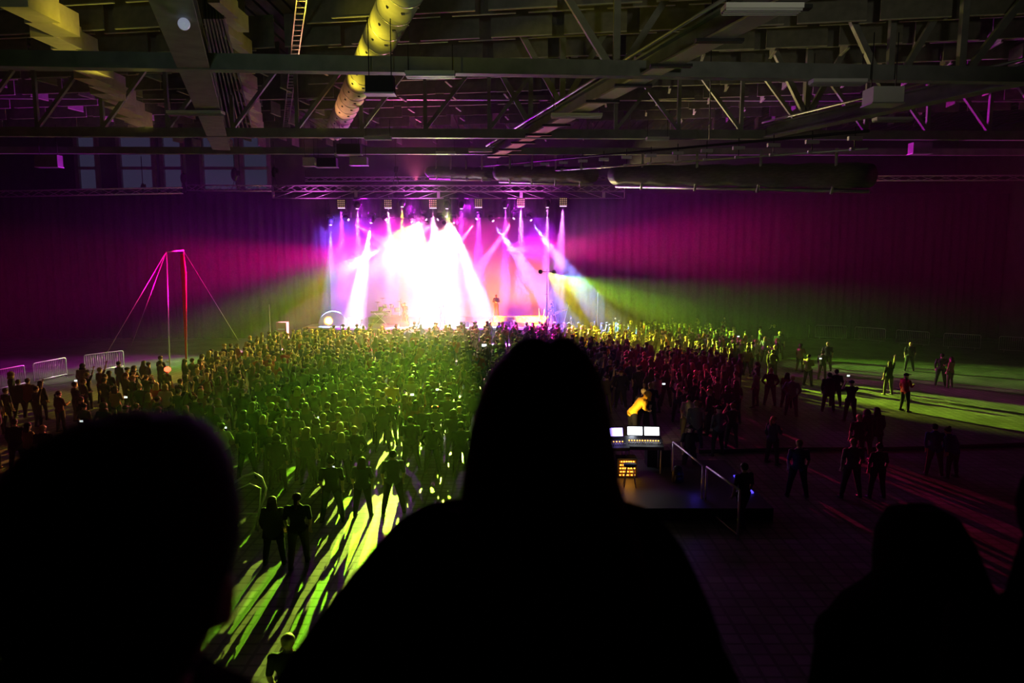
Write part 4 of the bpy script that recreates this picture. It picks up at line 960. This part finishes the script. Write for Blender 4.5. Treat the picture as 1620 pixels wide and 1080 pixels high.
for x, y, a, b in cand[:NI]:
    o = link('person', rng.choice(crowd_me)); s = rng.uniform(.96, 1.08); o.location = (x, y, 0); o.scale = (s * rng.uniform(1.12, 1.3), s * 1.15, s)
    o.rotation_euler = (0, 0, atan2(x + 5, 60 - y) + rng.uniform(-.35, .35)); lb, g = zone(a, b); tag(o, lb.replace('person', DESC[crowd_me.index(o.data)], 1), 'person', g)
rest = cand[NI:]; VV = []; FF = []; MM = []; k0 = 0
stuffm = [M['skin'], mat('far_shirt_black', (.03, .03, .03), .9), mat('far_trousers', (.02, .02, .03), .9), M['shoe'], mat('far_hair', (.05, .03, .015), .7), mat('far_shirt_grey', (.2, .19, .18), .9), mat('far_shirt_navy', (.03, .04, .1), .9), mat('far_shirt_red', (.25, .04, .04), .9), mat('far_hair_fair', (.35, .24, .1), .7)]
LT = [0]
for x, y, a, b in rest:
    v, f, m_ = rng.choice(low); s = rng.uniform(.93, 1.06); t = atan2(x + 5, 60 - y) + rng.uniform(-.35, .35); ca, sa = cos(t), sin(t)
    R_ = np.array([[ca, -sa, 0], [sa, ca, 0], [0, 0, 1]]); VV.append((v * [s * 1.22, s * 1.18, s * 1.02]) @ R_.T + [x, y, 0]); FF += [tuple(i + k0 for i in q) for q in f]; k0 += len(v)
    sm_ = rng.choice([1, 1, 1, 5, 6, 7]); hm = rng.choice([4, 4, 4, 8]); mm = m_.copy(); mm[m_ == 1] = sm_; mm[m_ == 4] = hm; MM.append(mm)
if rest:
    me = bpy.data.meshes.new('crowd'); me.from_pydata(np.concatenate(VV).tolist(), [], FF)
    for m_ in stuffm: me.materials.append(m_)
    me.polygons.foreach_set('material_index', np.concatenate(MM)); me.polygons.foreach_set('use_smooth', [True] * len(FF)); me.update()
    tag(link('crowd', me), 'distant packed crowd filling the floor up to the stage edge', 'crowd', kind='stuff')
print('crowd individuals', min(NI, len(cand)), 'rest', len(rest), 'faces', len(FF))
# lit phones, bands
def phone(px, py, z, label, m='phonelit', s=1.0):
    p = W(px, py, z=z); o = empty('phone', p, label, 'phone', 'lit phones in the crowd'); s *= .72; MB().box((0, 0, 0), (.16 * s, .012, .085 * s)).build('phone_body', M['black'], o); MB().box((0, -.01, 0), (.15 * s, .004, .078 * s)).build('lit_screen', M[m], o)
phone(652, 624, 1.68, 'phone held up sideways beside the pale tee', s=1.3); phone(692, 616, 1.75, 'bright phone torch above the red headband', s=1.1); phone(1050, 607, 1.5, 'bright phone right of the sound desk', s=1.2)
phone(766, 546, 1.7, 'wide lit screen held up near the top of the long-haired head', s=2.6); phone(199, 628, 1.35, 'bright phone of the yellow rim-lit woman at the left', s=1.2); phone(120, 602, 1.4, 'pale phone light near the hooded figure at the left', s=1.2)
phone(129, 666, 1.4, 'violet-white phone light above the large dark head', s=1.1); phone(356, 676, 1.3, 'phone light right of the large dark head', s=1.1); phone(505, 660, .9, 'pale spot of a phone held low in the dark gap', s=1.2)
phone(527, 738, 1.55, 'small blue-white light at the neck of the person with tufted hair', s=.7); phone(1342, 594, 1.9, 'phone lifted by the bulky person on the streaked floor', s=1.1); phone(1298, 567, 1.35, 'bright phone at chest near the right barriers', s=1.2); phone(1168, 532, 1.5, 'pale phone at the right fringe of the crowd', s=1.4)
p = W(688, 643, z=1.68); tag(MB().tube([(.1 * cos(t), .1 * sin(t), 0) for t in [2 * pi * i / 16 for i in range(17)]], .02, 6).build('head_band', M['redled'], origin=None), 'glowing red band round a head in the middle crowd', 'head band').location = p
p = W(265, 584, z=1.9); tag(MB().ball((0, 0, 0), (.16, .1, .12), 12, 8).build('signal_lamp', M['redled']), 'glowing red lamp at the foot of the goalpost frame', 'lamp').location = p

# ---------------------------------------------------------------- dark figures on the balcony
M['darkcloth'] = mat('dark_jacket', (.012, .01, .009), 1, spec=0); M['darkhair'] = mat('dark_brown_hair', (.02, .012, .007), .8, spec=.05); M['darktrs'] = mat('dark_trousers', (.01, .01, .012), .9)
def balcony_person(head_px, head_top, Y, hair_w, label, kind, base, turn=0, s=1.0, bare=False):
    top = W(head_px, head_top, y=Y); pose = dict(sleeve=1, la=((-.31, -.03, 1.15), (-.2, .18, 1.02)), ra=((.31, -.03, 1.15), (.2, .18, 1.02)))
    if kind != 'long': pose = dict(sleeve=1, la=((-.2, .05, 1.12), (-.12, .12, .95)), ra=((.2, .05, 1.12), (.12, .12, .95)))
    o = person_parts(pose, .014, 'f' if kind == 'long' else 'm', 'short' if kind != 'hood' else 'hood', M['darkcloth'], M['darktrs'], M['darkhair'] if kind != 'hood' else M['darkcloth'])
    sc_ = (top.z - base) / 1.775 * s if False else s
    o.scale = (sc_,) * 3; o.location = (top.x, Y, top.z - 1.775 * sc_); o.rotation_euler = (0, 0, turn); tag(o, label, 'person')
    return o, sc_
wo, s_ = balcony_person(858, 545, 1.2, .2, 'person with long straight hair seen from behind, a dark silhouette in the middle', 'long', 5.45, 0, 1.0)
# her hair: replaces the short cap by a long fall over back and shoulders
for ch in list(wo.children):
    if ch.name.startswith('hair'):
        bpy.data.objects.remove(ch)
def prof(rows, Y, back, depth, n_=20, wave=0.0):
    """loft a solid from level rows (left px, right px, py) with real depth"""
    vs = []; fs = []
    for j, (x0, x1, py, dy, dp) in enumerate(rows):
        a = W(x0, py, y=Y + dy); b = W(x1, py, y=Y + dy); cx = (a.x + b.x) / 2; rx = (b.x - a.x) / 2
        for k_ in range(n_):
            t = 2 * pi * k_ / n_; cc, ss = cos(t), sin(t); e_ = .8
            x = abs(cc) ** e_ * (1 if cc > 0 else -1) * rx; y = abs(ss) ** e_ * (1 if ss > 0 else -1) * dp
            vs.append((cx + x * (1 + wave * sin(7 * t + j * .3)), Y + dy + y, a.z))
    for j in range(len(rows) - 1):
        for k_ in range(n_): a = j * n_ + k_; b = j * n_ + (k_ + 1) % n_; fs.append((a, b, b + n_, a + n_))
    fs.append(tuple(range(n_))); fs.append(tuple(reversed(range((len(rows) - 1) * n_, len(rows) * n_)))) 
    return vs, fs
hr = [(826, 908, 546, .0, .03), (812, 919, 551, .0, .06), (795, 932, 563, 0, .085), (775, 946, 587, 0, .105), (760, 956, 620, 0, .115), (748, 964, 660, 0, .12), (739, 969, 705, -.005, .12), (733, 974, 750, -.02, .11), (728, 990, 800, -.04, .1), (730, 1010, 850, -.07, .09), (745, 1030, 930, -.09, .07), (755, 1050, 1010, -.1, .06), (765, 1055, 1120, -.1, .05), (790, 1020, 1250, -.1, .03)]
vs, fs = prof(hr, 1.2, 0, 0, 40, .012); m_ = MB(); m_.add(vs, fs, 0, True); m_.ball(W(843, 584, y=1.2), (.05, .07, .053), 20, 12); m_.ball(W(889, 586, y=1.2), (.042, .07, .055), 20, 12); m_.build('hair', M['darkhair']); hobj = bpy.data.objects['hair'] if False else COL.objects[-1]
hobj.parent = wo; hobj.matrix_parent_inverse = (Matrix.Translation(wo.location) @ Matrix.Diagonal((1, 1, 1, 1))).inverted()
jk = [(700, 1000, 800, .02, .05), (655, 1030, 812, .02, .09), (622, 1058, 835, .02, .11), (590, 1082, 868, .02, .13), (560, 1100, 905, .02, .14), (520, 1122, 955, .02, .15), (487, 1138, 1000, .02, .155), (455, 1150, 1045, .02, .16), (432, 1160, 1085, .02, .16), (400, 1175, 1150, .02, .16), (430, 1160, 1260, .02, .15), (520, 1080, 1400, .02, .13), (560, 1050, 1500, .02, .12)]
vs, fs = prof(jk, 1.2, 0, 0, 32); m_ = MB(); m_.add(vs, fs, 0, True); j_ = m_.build('jacket', M['darkcloth']); j_.parent = wo; j_.matrix_parent_inverse = hobj.matrix_parent_inverse
# man at the left, close by
mo, s_ = balcony_person(185, 690, .62, .2, 'short-haired head and neck seen from behind, large and black at the left', 'short', 5.45, 0, 1.0)
for ch in list(mo.children):
    if ch.name.startswith('hair'): bpy.data.objects.remove(ch)
hr = [(150, 232, 664, 0, .02), (110, 275, 672, 0, .06), (76, 305, 692, 0, .085), (52, 330, 725, 0, .1), (36, 347, 770, 0, .108), (26, 357, 815, 0, .11), (22, 361, 855, 0, .11), (22, 357, 895, 0, .108), (28, 350, 930, 0, .1), (34, 347, 960, 0, .095), (45, 342, 985, 0, .085), (60, 325, 1008, 0, .08), (72, 303, 1040, 0, .07), (80, 292, 1080, 0, .065), (85, 292, 1140, 0, .06)]
vs, fs = prof(hr, .62, 0, 0, 40, .006); m_ = MB(); m_.add(vs, fs, 0, True); h2 = m_.build('hair', M['darkhair']); h2.parent = mo; h2.matrix_parent_inverse = (Matrix.Translation(mo.location)).inverted()
jk = [(60, 288, 1052, .0, .07), (-40, 292, 1085, .0, .09), (-160, 330, 1130, 0, .12), (-260, 480, 1200, 0, .13), (-300, 560, 1320, 0, .14), (-300, 560, 1500, 0, .14)]
vs, fs = prof(jk, .62, 0, 0, 32); m_ = MB(); m_.add(vs, fs, 0, True); j3 = m_.build('jacket', M['darkcloth']); j3.parent = mo; j3.matrix_parent_inverse = h2.matrix_parent_inverse
# hooded person at the right and a neighbour at the frame edge
ro, s_ = balcony_person(1462, 785, 1.75, .2, 'hooded figure seen from behind, barely visible at the lower right', 'hood', 5.05, 0, .98)
jk = [(1440, 1485, 780, 0, .03), (1412, 1512, 795, 0, .09), (1398, 1530, 830, 0, .12), (1394, 1545, 870, 0, .13), (1392, 1562, 905, 0, .13), (1370, 1590, 925, 0, .14), (1335, 1612, 945, 0, .15), (1312, 1630, 975, 0, .16), (1300, 1645, 1020, 0, .17), (1294, 1655, 1090, 0, .17), (1300, 1660, 1250, 0, .16), (1330, 1630, 1450, 0, .14)]
vs, fs = prof(jk, 1.75, 0, 0, 32); m_ = MB(); m_.add(vs, fs, 0, True); j2 = m_.build('hooded_coat', M['darkcloth']); j2.parent = ro; j2.matrix_parent_inverse = Matrix.Translation(ro.location).inverted()
for ch in list(ro.children):
    if ch.name.startswith('hood.') or ch.name == 'hood': bpy.data.objects.remove(ch)
ro2, s_ = balcony_person(1710, 720, 1.5, .2, 'shoulder of another dark figure cut off by the right edge', 'hood', 5.05, 0, 1.0)

# ---------------------------------------------------------------- haze
def haze(lo, hi, dens, name, g=.35, col=(1, 1, 1)):
    m_ = bpy.data.materials.new(name); m_.use_nodes = True; nt = m_.node_tree; nt.nodes.clear()
    out = nt.nodes.new('ShaderNodeOutputMaterial'); v = nt.nodes.new('ShaderNodeVolumeScatter'); v.inputs['Density'].default_value = dens; v.inputs['Anisotropy'].default_value = g; v.inputs['Color'].default_value = (*col, 1)
    nt.links.new(v.outputs[0], out.inputs['Volume']); c = [(a + b) / 2 for a, b in zip(lo, hi)]
    o = MB().box((0, 0, 0), [b - a for a, b in zip(lo, hi)]).build(name, m_); o.location = c; tag(o, 'thin stage haze filling the hall', 'haze', kind='stuff'); return o
haze((XL + .05, 45, .01), (XR - .05, YB - .05, ROOF - .3), .003, 'haze')
haze((XL + .05, 16, .01), (XR - .05, 44.99, ROOF - .3), .0009, 'haze')
haze((oL - 4, 55.6, 1.3), (oR + 4, 65.8, 11.3), .018, 'stage_smoke')
